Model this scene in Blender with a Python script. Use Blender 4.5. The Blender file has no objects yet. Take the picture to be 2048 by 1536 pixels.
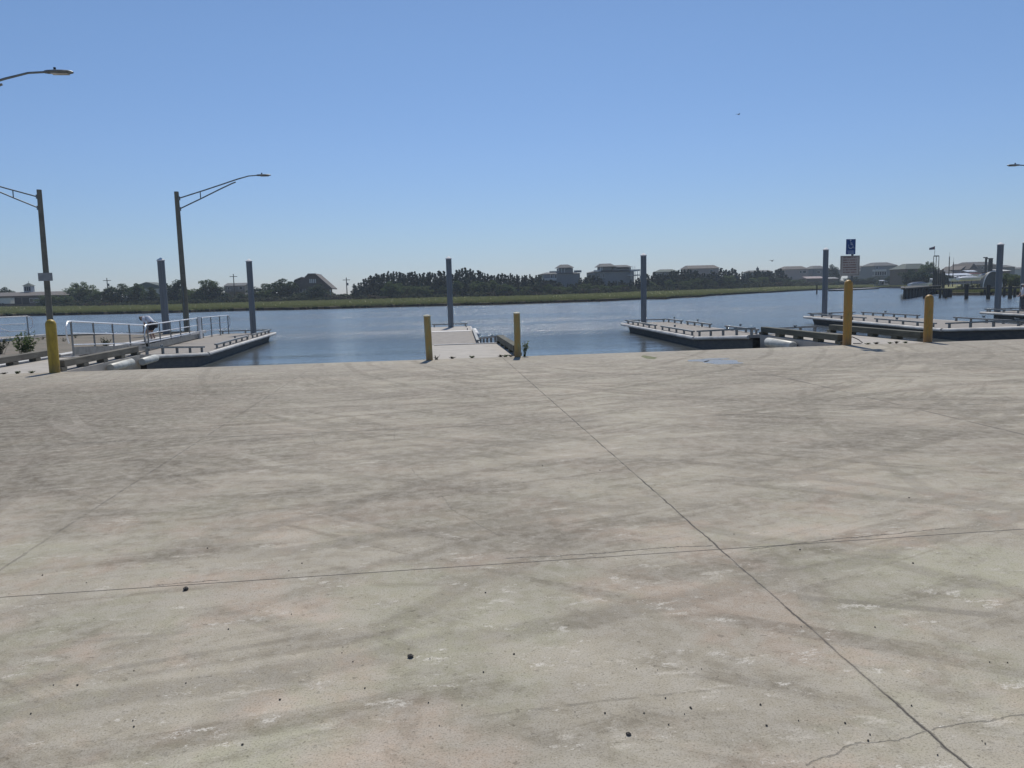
import bpy, math, random
import numpy as np
from mathutils import Vector, Matrix
R = math.radians
scene = bpy.context.scene
col = scene.collection
rnd = random.Random(7)

# ------------------------------------------------------------------ camera
F = 1538.0; HC = 1.65
yaw, pitch, roll = R(6.0), R(6.95), R(1.45)
f0 = Vector((math.sin(yaw), math.cos(yaw), 0)); r0 = Vector((math.cos(yaw), -math.sin(yaw), 0)); zz = Vector((0, 0, 1))
fw = f0*math.cos(pitch) - zz*math.sin(pitch); up = f0*math.sin(pitch) + zz*math.cos(pitch)
rt = r0*math.cos(roll) - up*math.sin(roll); up = r0*math.sin(roll) + up*math.cos(roll)
CAM = Vector((0, 0, HC))
cd = bpy.data.cameras.new('camera'); cam = bpy.data.objects.new('camera', cd); col.objects.link(cam)
cd.sensor_width = 36; cd.lens = 36*F/2048; cd.clip_start = 0.05; cd.clip_end = 12000
cam.matrix_world = Matrix(((rt.x, up.x, -fw.x, CAM.x), (rt.y, up.y, -fw.y, CAM.y), (rt.z, up.z, -fw.z, CAM.z), (0, 0, 0, 1)))
scene.camera = cam

# ------------------------------------------------------------------ light
SUN_EL, SUN_AZ = R(53), R(9)          # azimuth measured from +Y towards +X
w = bpy.data.worlds.new("World"); scene.world = w; w.use_nodes = True
nt = w.node_tree; nt.nodes.clear()
sky = nt.nodes.new('ShaderNodeTexSky'); sky.sky_type = 'NISHITA'; sky.sun_disc = False
sky.sun_elevation = SUN_EL; sky.sun_rotation = SUN_AZ
sky.air_density = 1.0; sky.dust_density = 0.1; sky.ozone_density = 1.5; sky.altitude = 0
bg = nt.nodes.new('ShaderNodeBackground'); bg.inputs[1].default_value = 0.093
out = nt.nodes.new('ShaderNodeOutputWorld')
tc = nt.nodes.new('ShaderNodeTexCoord'); sx_ = nt.nodes.new('ShaderNodeSeparateXYZ'); nt.links.new(tc.outputs['Generated'], sx_.inputs[0])
rp = nt.nodes.new('ShaderNodeValToRGB'); nt.links.new(sx_.outputs[2], rp.inputs[0]); cr = rp.color_ramp   # cooler, clearer air than the plain model
cr.elements[0].position = 0; cr.elements[0].color = (.52, .61, .91, 1); cr.elements[1].position = .55; cr.elements[1].color = (.78, .88, 1.0, 1)
for ps, cc in ((.065, (.575, .675, .90, 1)), (.17, (.67, .77, .97, 1)), (.29, (.73, .84, 1.0, 1))): e_ = cr.elements.new(ps); e_.color = cc
mxs = nt.nodes.new('ShaderNodeMix'); mxs.data_type = 'RGBA'; mxs.blend_type = 'MULTIPLY'; mxs.inputs[0].default_value = 1
nt.links.new(sky.outputs[0], mxs.inputs[6]); nt.links.new(rp.outputs[0], mxs.inputs[7]); nt.links.new(mxs.outputs[2], bg.inputs[0]); nt.links.new(bg.outputs[0], out.inputs[0])
sd = bpy.data.lights.new('sun', 'SUN'); sd.energy = 3.7; sd.angle = R(0.53); sd.color = (1, 0.94, 0.84)
so = bpy.data.objects.new('sun', sd); col.objects.link(so)
sdir = Vector((math.sin(SUN_AZ)*math.cos(SUN_EL), math.cos(SUN_AZ)*math.cos(SUN_EL), math.sin(SUN_EL)))
so.rotation_euler = sdir.to_track_quat('Z', 'Y').to_euler(); so.location = (0, 0, 60)
scene.view_settings.view_transform = 'Standard'; scene.view_settings.look = 'None'
scene.view_settings.exposure = 0.0; scene.view_settings.gamma = 1.0
scene.render.engine = 'CYCLES'
HAZE = 0.00034
scene.cycles.max_bounces = 6; scene.cycles.volume_bounces = 0

# ------------------------------------------------------------------ helpers
def ray(x, y): return fw*F + rt*(x-1024) - up*(y-768)
def atY(x, y, Y):
    d = ray(x, y); return CAM + d*(Y/d.y)
def atZ(x, y, Z):
    d = ray(x, y); return CAM + d*((Z-HC)/d.z)
def tag(o, label=None, cat=None, group=None, kind=None):
    if label: o['label'] = label
    if cat: o['category'] = cat
    if group: o['group'] = group
    if kind: o['kind'] = kind
    return o
def empty(name, loc, label=None, cat=None, group=None, rz=0):
    o = bpy.data.objects.new(name, None); col.objects.link(o); o.location = loc; o.rotation_euler.z = rz
    o.empty_display_size = 0.3
    return tag(o, label, cat, group)
def copy_tree(o, parent=None):
    c = o.copy(); col.objects.link(c); c.parent = parent
    for ch in [k for k in o.children]: copy_tree(ch, c)
    return c
class MB:
    def __init__(s): s.v = []; s.f = []
    def add(s, vs, fs):
        b = len(s.v); s.v += [tuple(p) for p in vs]; s.f += [tuple(b+i for i in f) for f in fs]; return s
    def box(s, x0, x1, y0, y1, z0, z1):
        return s.add([(x0,y0,z0),(x1,y0,z0),(x1,y1,z0),(x0,y1,z0),(x0,y0,z1),(x1,y0,z1),(x1,y1,z1),(x0,y1,z1)],
                     [(0,3,2,1),(4,5,6,7),(0,1,5,4),(1,2,6,5),(2,3,7,6),(3,0,4,7)])
    def hexa(s, p):   # 4 bottom, 4 top (both counter-clockwise from above)
        return s.add(p, [(0,3,2,1),(4,5,6,7),(0,1,5,4),(1,2,6,5),(2,3,7,6),(3,0,4,7)])
    def bar(s, a, b, wx, wz):   # rectangular beam from a to b; wx width, wz height
        a = Vector(a); b = Vector(b); d = (b-a).normalized()
        h = Vector((0,0,1)) if abs(d.z) < .95 else Vector((0,1,0))
        sx = d.cross(h).normalized()*wx/2; sz = sx.cross(d).normalized()*wz/2
        return s.hexa([a-sx-sz, a+sx-sz, b+sx-sz, b-sx-sz, a-sx+sz, a+sx+sz, b+sx+sz, b-sx+sz])
    def tube(s, pts, r, n=8, cap=True):
        pts = [Vector(p) for p in pts]; m = len(pts)
        rs = r if isinstance(r, (list, tuple)) else [r]*m
        base = len(s.v); prev = None
        for i, p in enumerate(pts):
            d = (pts[min(i+1, m-1)] - pts[max(i-1, 0)]).normalized()
            if prev is None:
                h = Vector((0,0,1)) if abs(d.z) < .9 else Vector((1,0,0))
                a = d.cross(h).normalized()
            else:
                a = (prev - d*prev.dot(d)).normalized()
            prev = a; b = d.cross(a)
            for k in range(n):
                t = 2*math.pi*k/n; s.v.append(tuple(p + (a*math.cos(t) + b*math.sin(t))*rs[i]))
        for i in range(m-1):
            for k in range(n):
                q = base+i*n; k2 = (k+1) % n
                s.f.append((q+k, q+k2, q+n+k2, q+n+k))
        if cap:
            s.f.append(tuple(base+k for k in reversed(range(n)))); s.f.append(tuple(base+(m-1)*n+k for k in range(n)))
        return s
    def lathe(s, prof, c=(0,0,0), n=16):
        return s.tube([(c[0], c[1], c[2]+z) for r, z in prof], [max(r, 1e-4) for r, z in prof], n)
    def prism(s, poly, y0, y1):   # polygon in xz, extruded along y
        n = len(poly)
        return s.add([(x, y0, z) for x, z in poly]+[(x, y1, z) for x, z in poly],
                     [tuple(range(n)), tuple(reversed(range(n, 2*n)))]+[(i, i+n, (i+1) % n+n, (i+1) % n) for i in range(n)])
    def slab(s, poly, z0, z1):    # polygon in xy, extruded along z
        n = len(poly)
        return s.add([(x, y, z0) for x, y in poly]+[(x, y, z1) for x, y in poly],
                     [tuple(reversed(range(n))), tuple(range(n, 2*n))]+[(i, (i+1) % n, (i+1) % n+n, i+n) for i in range(n)])
    def build(s, name, mat, parent=None, origin=(0,0,0), smooth=False, bevel=0):
        me = bpy.data.meshes.new(name); o3 = Vector(origin)
        me.from_pydata([tuple(Vector(p)-o3) for p in s.v], [], s.f)
        me.materials.append(mat); me.update()
        if smooth:
            me.polygons.foreach_set('use_smooth', [True]*len(me.polygons)); me.set_sharp_from_angle(angle=R(40))
        o = bpy.data.objects.new(name, me); col.objects.link(o)
        if parent is not None: o.parent = parent
        if bevel:
            b = o.modifiers.new('b', 'BEVEL'); b.width = bevel; b.segments = 2; b.limit_method = 'ANGLE'
        return o

# ------------------------------------------------------------------ material helper
class NT:
    def __init__(s, name):
        s.m = bpy.data.materials.new(name); s.m.use_nodes = True; s.t = s.m.node_tree; s.n = s.t.nodes; s.n.clear()
        s.out = s.n.new('ShaderNodeOutputMaterial'); s.p = s.n.new('ShaderNodeBsdfPrincipled')
        s.t.links.new(s.p.outputs[0], s.out.inputs[0])
        s.co = s.n.new('ShaderNodeTexCoord').outputs['Object']
    def L(s, a, b): s.t.links.new(a, b)
    def setin(s, sock, v):
        if hasattr(v, 'default_value') or isinstance(v, bpy.types.NodeSocket): s.L(v, sock)
        else:
            if isinstance(v, (tuple, list)) and len(v) == 3 and len(sock.default_value) == 4: v = (*v, 1)
            sock.default_value = v
    def P(s, k, v): s.setin(s.p.inputs[k], v)
    def math(s, op, a, b=0, c=0, clamp=False):
        n = s.n.new('ShaderNodeMath'); n.operation = op; n.use_clamp = clamp
        s.setin(n.inputs[0], a); s.setin(n.inputs[1], b); s.setin(n.inputs[2], c); return n.outputs[0]
    def scale(s, v, sc, loc=(0,0,0), rot=(0,0,0)):
        n = s.n.new('ShaderNodeMapping'); s.L(v, n.inputs[0]); n.inputs['Scale'].default_value = sc
        n.inputs['Location'].default_value = loc; n.inputs['Rotation'].default_value = rot; return n.outputs[0]
    def noise(s, v, sc, det=3, rough=.55, dist=0):
        n = s.n.new('ShaderNodeTexNoise'); s.L(v, n.inputs['Vector']); n.inputs['Scale'].default_value = sc
        n.inputs['Detail'].default_value = det; n.inputs['Roughness'].default_value = rough; n.inputs['Distortion'].default_value = dist
        return n.outputs['Fac']
    def voro(s, v, sc, feat='F1'):
        n = s.n.new('ShaderNodeTexVoronoi'); s.L(v, n.inputs['Vector']); n.inputs['Scale'].default_value = sc; n.feature = feat
        return n.outputs['Distance']
    def sstep(s, v, a, b):
        n = s.n.new('ShaderNodeMapRange'); n.interpolation_type = 'SMOOTHSTEP'; s.setin(n.inputs[0], v)
        n.inputs[1].default_value = a; n.inputs[2].default_value = b; return n.outputs[0]
    def mix(s, fac, a, b, mode='MIX'):
        n = s.n.new('ShaderNodeMix'); n.data_type = 'RGBA'; n.blend_type = mode
        s.setin(n.inputs[0], fac); s.setin(n.inputs[6], a); s.setin(n.inputs[7], b); return n.outputs[2]
    def xyz(s, v):
        n = s.n.new('ShaderNodeSeparateXYZ'); s.L(v, n.inputs[0]); return n.outputs
    def rand(s):
        return s.n.new('ShaderNodeObjectInfo').outputs['Random']
    def bump(s, h, st=.3, dist=.02):
        n = s.n.new('ShaderNodeBump'); s.setin(n.inputs['Height'], h); s.setin(n.inputs['Strength'], st)
        n.inputs['Distance'].default_value = dist; s.L(n.outputs[0], s.p.inputs['Normal'])
def simple(name, c1, c2=None, sc=6, rough=.7, metal=0, stretch=(1,1,1), bump=0, spec=.4, det=4):
    t = NT(name); c2 = c2 or tuple(c*.75 for c in c1)
    v = t.scale(t.co, stretch); n = t.noise(v, sc, det)
    t.P('Base Color', t.mix(t.sstep(n, .35, .68), c1, c2)); t.P('Roughness', rough); t.P('Metallic', metal)
    t.P('Specular IOR Level', spec)
    if bump: t.bump(n, bump)
    return t.m

# pavement ---------------------------------------------------------
def pavement_mat():
    t = NT('worn_concrete'); co = t.co; X, Y, _ = t.xyz(co)
    warp = t.noise(co, 1.3, 4); wob = t.math('MULTIPLY', t.math('SUBTRACT', warp, .5), .06)
    fine = t.noise(co, 9, 6, .7); grain = t.noise(co, 120, 3, .7); med = t.noise(t.scale(co, (.55, 1.5, 1)), 1.1, 5, .6, .6)
    big = t.noise(co, .3, 4, .6)
    def polar(cx, cy, ks, kr, off=0):
        dx = t.math('SUBTRACT', X, cx); dy = t.math('SUBTRACT', Y, cy)
        r_ = t.math('SQRT', t.math('ADD', t.math('MULTIPLY', dx, dx), t.math('MULTIPLY', dy, dy))); an = t.math('ARCTAN2', dx, t.math('MULTIPLY', dy, -1))
        n = t.n.new('ShaderNodeCombineXYZ'); t.setin(n.inputs[0], t.math('MULTIPLY', an, ks)); t.setin(n.inputs[1], t.math('MULTIPLY', r_, kr)); n.inputs[2].default_value = off; return n.outputs[0], r_
    pa, ra_ = polar(-5, 25, 4.5, 2.4); pb, rb_ = polar(13, 21, 4.0, 2.4, 7)
    s1 = t.noise(pa, 1.25, 7, .68, .5); s2 = t.noise(pb, 1.25, 7, .68, .5)
    streak = t.mix(t.sstep(t.noise(co, .35, 3), .42, .58), s1, s2)
    blotch = t.noise(t.scale(co, (.8, 1.1, 1), (13, 5, 0)), 2.4, 7, .72, .8)
    c = t.mix(t.sstep(med, .36, .64), (.36, .33, .275), (.265, .243, .205))
    oil = t.math('MULTIPLY', t.math('MULTIPLY', t.sstep(t.math('ADD', X, t.math('MULTIPLY', big, 5)), 1.5, -3), t.sstep(Y, 5.2, 8.5)), t.sstep(Y, 18.5, 14))
    c = t.mix(t.math('MULTIPLY', oil, .68), c, (.17, .158, .138))
    near = t.sstep(Y, 7.0, 2.6); nq = t.math('ADD', .1, t.math('MULTIPLY', near, .9))
    c = t.mix(t.math('MULTIPLY', t.sstep(t.noise(t.scale(co, (1, 1, 1), (7, 3, 0)), 1.1, 5, .6), .47, .6), nq), c, (.41, .295, .24))
    c = t.mix(t.math('MULTIPLY', t.sstep(t.noise(t.scale(co, (1, 1, 1), (-4, 11, 0)), .9, 5, .6), .46, .62), nq), c, (.285, .30, .215))
    c = t.mix(t.math('MULTIPLY', near, .5), c, (.46, .425, .345))
    c = t.mix(t.math('MULTIPLY', t.sstep(streak, .5, .62), .52), c, (.19, .173, .148))
    c = t.mix(t.math('MULTIPLY', t.sstep(streak, .44, .34), .45), c, (.40, .372, .325))
    c = t.mix(t.math('MULTIPLY', t.sstep(blotch, .5, .64), .32), c, (.185, .17, .148))
    c = t.mix(t.math('MULTIPLY', t.sstep(blotch, .45, .34), .4), c, (.42, .392, .335))
    c = t.mix(t.math('MULTIPLY', t.sstep(big, .42, .6), .4), c, (.205, .19, .168))
    # far belt before the crest is paler in places
    c = t.mix(t.math('MULTIPLY', t.math('MULTIPLY', t.sstep(Y, 15, 18.8), t.sstep(med, .4, .6)), .5), c, (.36, .335, .30))
    # tyre marks: arcs and straight drags
    tyre = None
    for cx, cy, rad, wd, k in [(-5, 25, 13.4, .13, .8), (-5, 25, 15.0, .13, .8), (-5, 25, 16.2, .1, .6), (-5, 25, 17.8, .1, .6), (-5, 25, 20.4, .15, .7), (-5, 25, 22.1, .15, .6), (13, 21, 13.6, .12, .7), (13, 21, 15.2, .12, .6), (13, 21, 18.3, .12, .6), (6, 20, 6.2, .12, .6), (6, 20, 7.6, .12, .5), (-9, -6, 17.2, .12, .6), (-9, -6, 15.4, .12, .5), (14, -9, 21, .14, .55), (14, -9, 19.1, .13, .45), (-2, -14, 25.5, .16, .6),
                               (-2, -14, 23.9, .16, .5), (22, 3, 16.5, .13, .5), (22, 3, 18.3, .13, .5), (-22, 2, 19, .15, .5), (5, -3, 9.3, .1, .4)]:
        dx = t.math('SUBTRACT', X, cx); dy = t.math('SUBTRACT', Y, cy)
        d = t.math('SQRT', t.math('ADD', t.math('MULTIPLY', dx, dx), t.math('MULTIPLY', dy, dy)))
        d = t.math('ABSOLUTE', t.math('ADD', t.math('SUBTRACT', d, rad), t.math('MULTIPLY', wob, 5)))
        mk = t.math('MULTIPLY', t.sstep(d, wd*.8, wd*.4), k*1.7); tyre = mk if tyre is None else t.math('MAXIMUM', tyre, mk)
    brk = t.sstep(t.noise(t.scale(co, (1, 1, 1), (2, 9, 0)), .4, 4), .36, .52)
    tyre = t.math('MULTIPLY', t.math('MULTIPLY', tyre, brk), t.math('ADD', .35, t.math('MULTIPLY', t.sstep(fine, .35, .6), .65)), clamp=True)
    c = t.mix(t.math('MULTIPLY', tyre, .40), c, (.15, .138, .118))
    for (ax, ay, bx, by, wd, k) in [(150, 922, 500, 868, .05, .8), (0, 1375, 640, 1270, .035, .5), (1480, 752, 1730, 745, .06, 1), (1500, 741, 1690, 782, .05, .6), (1560, 1190, 2048, 1235, .05, .7), (0, 1300, 420, 1260, .03, .4), (900, 1440, 1500, 1370, .012, .7), (300, 800, 560, 780, .08, .5)]:
        a = atZ(ax, ay, 0); b = atZ(bx, by, 0); d = b-a; ln = d.length; d = d/ln
        ex = t.math('SUBTRACT', X, a.x); ey = t.math('SUBTRACT', Y, a.y)
        al = t.math('ADD', t.math('MULTIPLY', ex, d.x), t.math('MULTIPLY', ey, d.y))
        ac = t.math('ABSOLUTE', t.math('ADD', t.math('SUBTRACT', t.math('MULTIPLY', ey, d.x), t.math('MULTIPLY', ex, d.y)), wob))
        ins = t.math('MULTIPLY', t.sstep(al, 0, ln*.2), t.sstep(al, ln, ln*.8))
        mk = t.math('MULTIPLY', t.math('MULTIPLY', t.math('MULTIPLY', t.sstep(ac, wd, wd*.4), ins), k), t.sstep(fine, .38, .58))
        c = t.mix(t.math('MULTIPLY', mk, .7), c, (.12, .113, .10))
    # pale scuffs
    sc = t.sstep(t.noise(t.scale(co, (.8, 1.9, 1), (3, 1, 0), (0, 0, .2)), 2.1, 9, .8), .575, .66)
    c = t.mix(t.math('MULTIPLY', sc, .55), c, (.53, .50, .445))
    sc2 = t.math('MULTIPLY', t.sstep(t.noise(t.scale(co, (1.1, 1.9, 1), (0, 5, 0), (0, 0, -.5)), 2.6, 8, .85), .575, .63), t.math('ADD', near, .25))
    c = t.mix(t.math('MULTIPLY', sc2, .6), c, (.56, .54, .50))
    # dark chips
    dk = t.sstep(t.noise(t.scale(co, (1.2, 3.2, 1), (9, 9, 0)), 6.5, 6, .78), .645, .69)
    c = t.mix(t.math('MULTIPLY', dk, .45), c, (.09, .085, .08))
    c = t.mix(t.math('MULTIPLY', t.sstep(t.noise(co, 30, 2, .5), .63, .71), .35), c, (.13, .125, .115))
    c = t.mix(t.math('MULTIPLY', t.sstep(fine, .4, .62), .38), c, (.40, .38, .345))
    c = t.mix(t.math('MULTIPLY', t.sstep(grain, .48, .68), .5), c, (.17, .158, .135))
    c = t.mix(t.math('MULTIPLY', t.sstep(t.noise(co, 55, 4, .8), .56, .68), .35), c, (.48, .455, .40))
    bc = t.n.new('ShaderNodeBrightContrast'); t.L(c, bc.inputs[0]); bc.inputs[1].default_value = .126; bc.inputs[2].default_value = .6   # deepen the wear pattern
    hs = t.n.new('ShaderNodeHueSaturation'); t.L(bc.outputs[0], hs.inputs['Color']); hs.inputs['Saturation'].default_value = .72
    c = t.mix(1.0, hs.outputs[0], (.985, .965, .92), 'MULTIPLY')
    # joints
    jm = None
    def line(dist, wd, k):
        nonlocal jm
        m = t.math('MULTIPLY', t.sstep(t.math('ABSOLUTE', dist), wd, wd*.45), k); jm = m if jm is None else t.math('MAXIMUM', jm, m)
    jw = t.math('MULTIPLY', t.math('SUBTRACT', t.noise(co, 7, 4, .7), .5), .035)
    gate = t.sstep(t.noise(t.scale(co, (1, 1, 1), (5, 5, 5)), 2.2, 4), .38, .55)
    line(t.math('ADD', t.math('SUBTRACT', X, 1.765), t.math('MULTIPLY', jw, .6)), .005, t.math('ADD', .45, t.math('MULTIPLY', gate, .5)))
    line(t.math('ADD', t.math('SUBTRACT', X, 1.765), t.math('MULTIPLY', jw, 1.2)), .010, t.math('MULTIPLY', gate, .6))
    line(t.math('ADD', t.math('SUBTRACT', Y, 4.49), t.math('MULTIPLY', X, -.012)), .0065, .9)
    line(t.math('ADD', t.math('SUBTRACT', Y, 9.35), t.math('MULTIPLY', jw, .5)), .016, t.math('MULTIPLY', gate, .8))
    line(t.math('ADD', t.math('SUBTRACT', X, -2.72), t.math('MULTIPLY', jw, 1.4)), .015, t.math('MULTIPLY', gate, .38))
    line(t.math('ADD', t.math('SUBTRACT', X, 6.2), t.math('MULTIPLY', jw, .6)), .016, t.math('MULTIPLY', gate, .7))
    line(t.math('ADD', t.math('SUBTRACT', Y, 14.2), t.math('MULTIPLY', jw, 1.0)), .02, t.math('MULTIPLY', gate, .55))
    line(t.math('SUBTRACT', X, -7.2), .016, t.math('MULTIPLY', gate, .5)); line(t.math('SUBTRACT', X, 10.65), .016, t.math('MULTIPLY', gate, .5))
    # free cracks as noisy polylines (metres, x,y)
    cw = t.math('MULTIPLY', t.math('SUBTRACT', t.noise(co, 4.5, 5, .75), .5), .09)
    cw2 = t.math('MULTIPLY', t.math('SUBTRACT', t.noise(t.scale(co, (1, 1, 1), (31, 7, 0)), 14, 4, .7), .5), .02)
    cwob = t.math('ADD', cw, cw2)
    px = [[(1010, 1116), (1180, 1108), (1300, 1098), (1425, 1091)], [(1500, 1099), (1640, 1082), (1760, 1070), (1900, 1056)], [(1610, 1530), (1660, 1512), (1710, 1490), (1790, 1482), (1858, 1462)],
          [(1862, 1460), (1930, 1446), (2060, 1428)], [(300, 1172), (372, 1166), (440, 1160)], [(880, 990), (905, 1020), (1000, 1072)], [(660, 925), (820, 935), (850, 965)], [(622, 866), (630, 888)], [(790, 860), (788, 880)]]
    for ip, pl in enumerate(px):
        ck = .8 if ip in (0, 1, 4) else (.42 if ip in (2, 3) else .28)
        q = [atZ(a, b, 0) for a, b in pl]
        for a, b in zip(q[:-1], q[1:]):
            d = (b-a); ln = d.length; d = d/ln
            ex = t.math('SUBTRACT', X, a.x); ey = t.math('SUBTRACT', Y, a.y)
            al = t.math('ADD', t.math('MULTIPLY', ex, d.x), t.math('MULTIPLY', ey, d.y))
            ac = t.math('ABSOLUTE', t.math('ADD', t.math('SUBTRACT', t.math('MULTIPLY', ey, d.x), t.math('MULTIPLY', ex, d.y)), cwob))
            inside = t.math('MULTIPLY', t.math('GREATER_THAN', al, 0), t.math('LESS_THAN', al, ln))
            m = t.math('MULTIPLY', t.math('MULTIPLY', t.sstep(ac, .0065, .002), inside), ck); jm = t.math('MAXIMUM', jm, m)
    c = t.mix(jm, c, (.055, .05, .045))
    t.P('Base Color', c); t.P('Roughness', .86); t.P('Specular IOR Level', .35)
    h = t.math('ADD', t.math('MULTIPLY', fine, .5), t.math('MULTIPLY', grain, .35)); h = t.math('SUBTRACT', h, t.math('MULTIPLY', jm, .9)); h = t.math('SUBTRACT', h, t.math('MULTIPLY', dk, .5))
    t.bump(h, .55, .012)
    return t.m

def water_mat():
    t = NT('harbour_water'); co = t.co; X, Y, _ = t.xyz(co)
    a = t.noise(t.scale(co, (.8, 1.7, 1)), 1.1, 4, .62, .3); b = t.noise(t.scale(co, (.5, 1.1, 1), (3, 8, 0), (0, 0, .3)), .28, 3, .5)
    f = t.noise(t.scale(co, (1, 1.6, 1)), 5.0, 4, .65)
    wind = t.sstep(t.noise(t.scale(co, (.35, 1.6, 1)), .045, 4, .6), .35, .65)
    h = t.math('ADD', t.math('MULTIPLY', a, .62), t.math('MULTIPLY', b, 1.1)); h = t.math('ADD', h, t.math('MULTIPLY', f, .2))
    calm = t.sstep(Y, 33, 52)
    amp = t.math('MULTIPLY', t.math('ADD', .45, t.math('MULTIPLY', wind, .55)), t.math('ADD', .2, t.math('MULTIPLY', calm, .8)))
    t.bump(t.math('MULTIPLY', h, amp), 1.0, .34)
    t.P('Base Color', t.mix(wind, (.095, .105, .105), (.075, .085, .09))); t.P('Roughness', t.math('ADD', .06, t.math('MULTIPLY', calm, .12)))
    t.P('IOR', 1.33); t.P('Specular IOR Level', .5)
    return t.m

def land_mat():
    t = NT('marsh_ground'); co = t.co
    n = t.noise(t.scale(co, (.25, 1.2, 1)), .09, 5, .6); n2 = t.noise(co, .6, 4)
    c = t.mix(t.sstep(n, .4, .6), (.19, .215, .09), (.23, .205, .12)); c = t.mix(t.math('MULTIPLY', t.sstep(n2, .4, .7), .4), c, (.10, .12, .05))
    z = t.xyz(co)[2]; c = t.mix(t.sstep(z, -.42, -.52), c, (.028, .024, .02))
    t.P('Base Color', c); t.P('Roughness', .95); t.P('Specular IOR Level', .1); t.bump(n2, .6, .3); return t.m
def leaf_mat(name, c1, c2, trans=.25):
    t = NT(name); r = t.rand(); n = t.noise(t.co, .9, 3)
    c = t.mix(t.sstep(t.math('ADD', t.math('MULTIPLY', r, .5), t.math('MULTIPLY', n, .6)), .3, .8), c1, c2)
    t.P('Base Color', c); t.P('Roughness', .8); t.P('Specular IOR Level', .15)
    tr = t.n.new('ShaderNodeBsdfTranslucent'); t.L(c, tr.inputs[0]); mx = t.n.new('ShaderNodeMixShader'); mx.inputs[0].default_value = trans
    t.L(t.p.outputs[0], mx.inputs[1]); t.L(tr.outputs[0], mx.inputs[2]); t.L(mx.outputs[0], t.out.inputs[0]); return t.m
def timber_mat(name, c1, c2):
    t = NT(name); n = t.noise(t.scale(t.co, (6, .6, 6)), 3, 5, .65); n2 = t.noise(t.co, 1.4, 3)
    c = t.mix(t.sstep(n, .3, .7), c1, c2); c = t.mix(t.math('MULTIPLY', t.sstep(n2, .45, .7), .5), c, tuple(k*.55 for k in c1))
    t.P('Base Color', c); t.P('Roughness', .85); t.bump(n, .4, .01); return t.m
def yellow_mat(name, c1, c2, dirt):
    t = NT(name); z = t.xyz(t.co)[2]; n = t.noise(t.scale(t.co, (5, 5, 1.2)), 2.2, 5, .7); n2 = t.noise(t.co, 18, 3)
    c = t.mix(t.sstep(n, .42, .62), c1, c2); c = t.mix(t.math('MULTIPLY', t.sstep(n2, .6, .72), .35), c, dirt)
    n3 = t.noise(t.scale(t.co, (14, 14, 1.6)), 2.5, 6, .75)
    c = t.mix(t.math('MULTIPLY', t.sstep(n3, .54, .62), .5), c, tuple(k*.62 for k in c2)); c = t.mix(t.math('MULTIPLY', t.sstep(t.noise(t.co, 26, 4, .8), .60, .64), .7), c, (.16, .11, .07))
    c = t.mix(t.math('MULTIPLY', t.sstep(t.math('ADD', z, t.math('MULTIPLY', n, -.25)), .14, -.05), .6), c, dirt)
    t.P('Base Color', c); t.P('Roughness', .5); t.bump(n2, .12, .004); return t.m
def pile_mat():
    t = NT('pile_shell'); z = t.xyz(t.co)[2]; n = t.noise(t.scale(t.co, (9, 9, .35)), 2, 4)
    c = t.mix(t.sstep(n, .35, .65), (.20, .213, .225), (.145, .158, .17)); c = t.mix(t.sstep(z, .25, -.35), c, (.10, .10, .075))
    t.P('Base Color', c); t.P('Roughness', .55); t.bump(n, .25, .01); return t.m
def abut_mat():
    t = NT('pier_concrete'); n = t.noise(t.co, 2.2, 5, .6); g = t.noise(t.co, 60, 3); z = t.xyz(t.co)[2]
    c = t.mix(t.sstep(n, .3, .7), (.44, .41, .365), (.35, .325, .29)); c = t.mix(t.math('MULTIPLY', t.sstep(g, .5, .7), .3), c, (.24, .225, .2))
    c = t.mix(t.sstep(z, -.08, -.55), c, (.12, .115, .095)); t.P('Base Color', c); t.P('Roughness', .85); t.bump(g, .3, .006); return t.m
def rubble_mat():
    t = NT('gravel_and_dirt'); n = t.noise(t.co, .7, 5, .65); g = t.noise(t.co, 22, 3, .7); s2 = t.noise(t.scale(t.co, (1.5, .3, 1)), 1, 4)
    c = t.mix(t.sstep(n, .35, .65), (.20, .175, .14), (.14, .128, .10)); c = t.mix(t.math('MULTIPLY', t.sstep(s2, .5, .7), .6), c, (.245, .195, .165))
    c = t.mix(t.sstep(g, .55, .7), c, (.10, .09, .075)); t.P('Base Color', c); t.P('Roughness', .95); t.bump(g, .5, .03); return t.m
def windowpane(): 
    t = NT('window_glass'); t.P('Base Color', (.03, .035, .04)); t.P('Roughness', .12); t.P('Specular IOR Level', .6); return t.m
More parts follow.
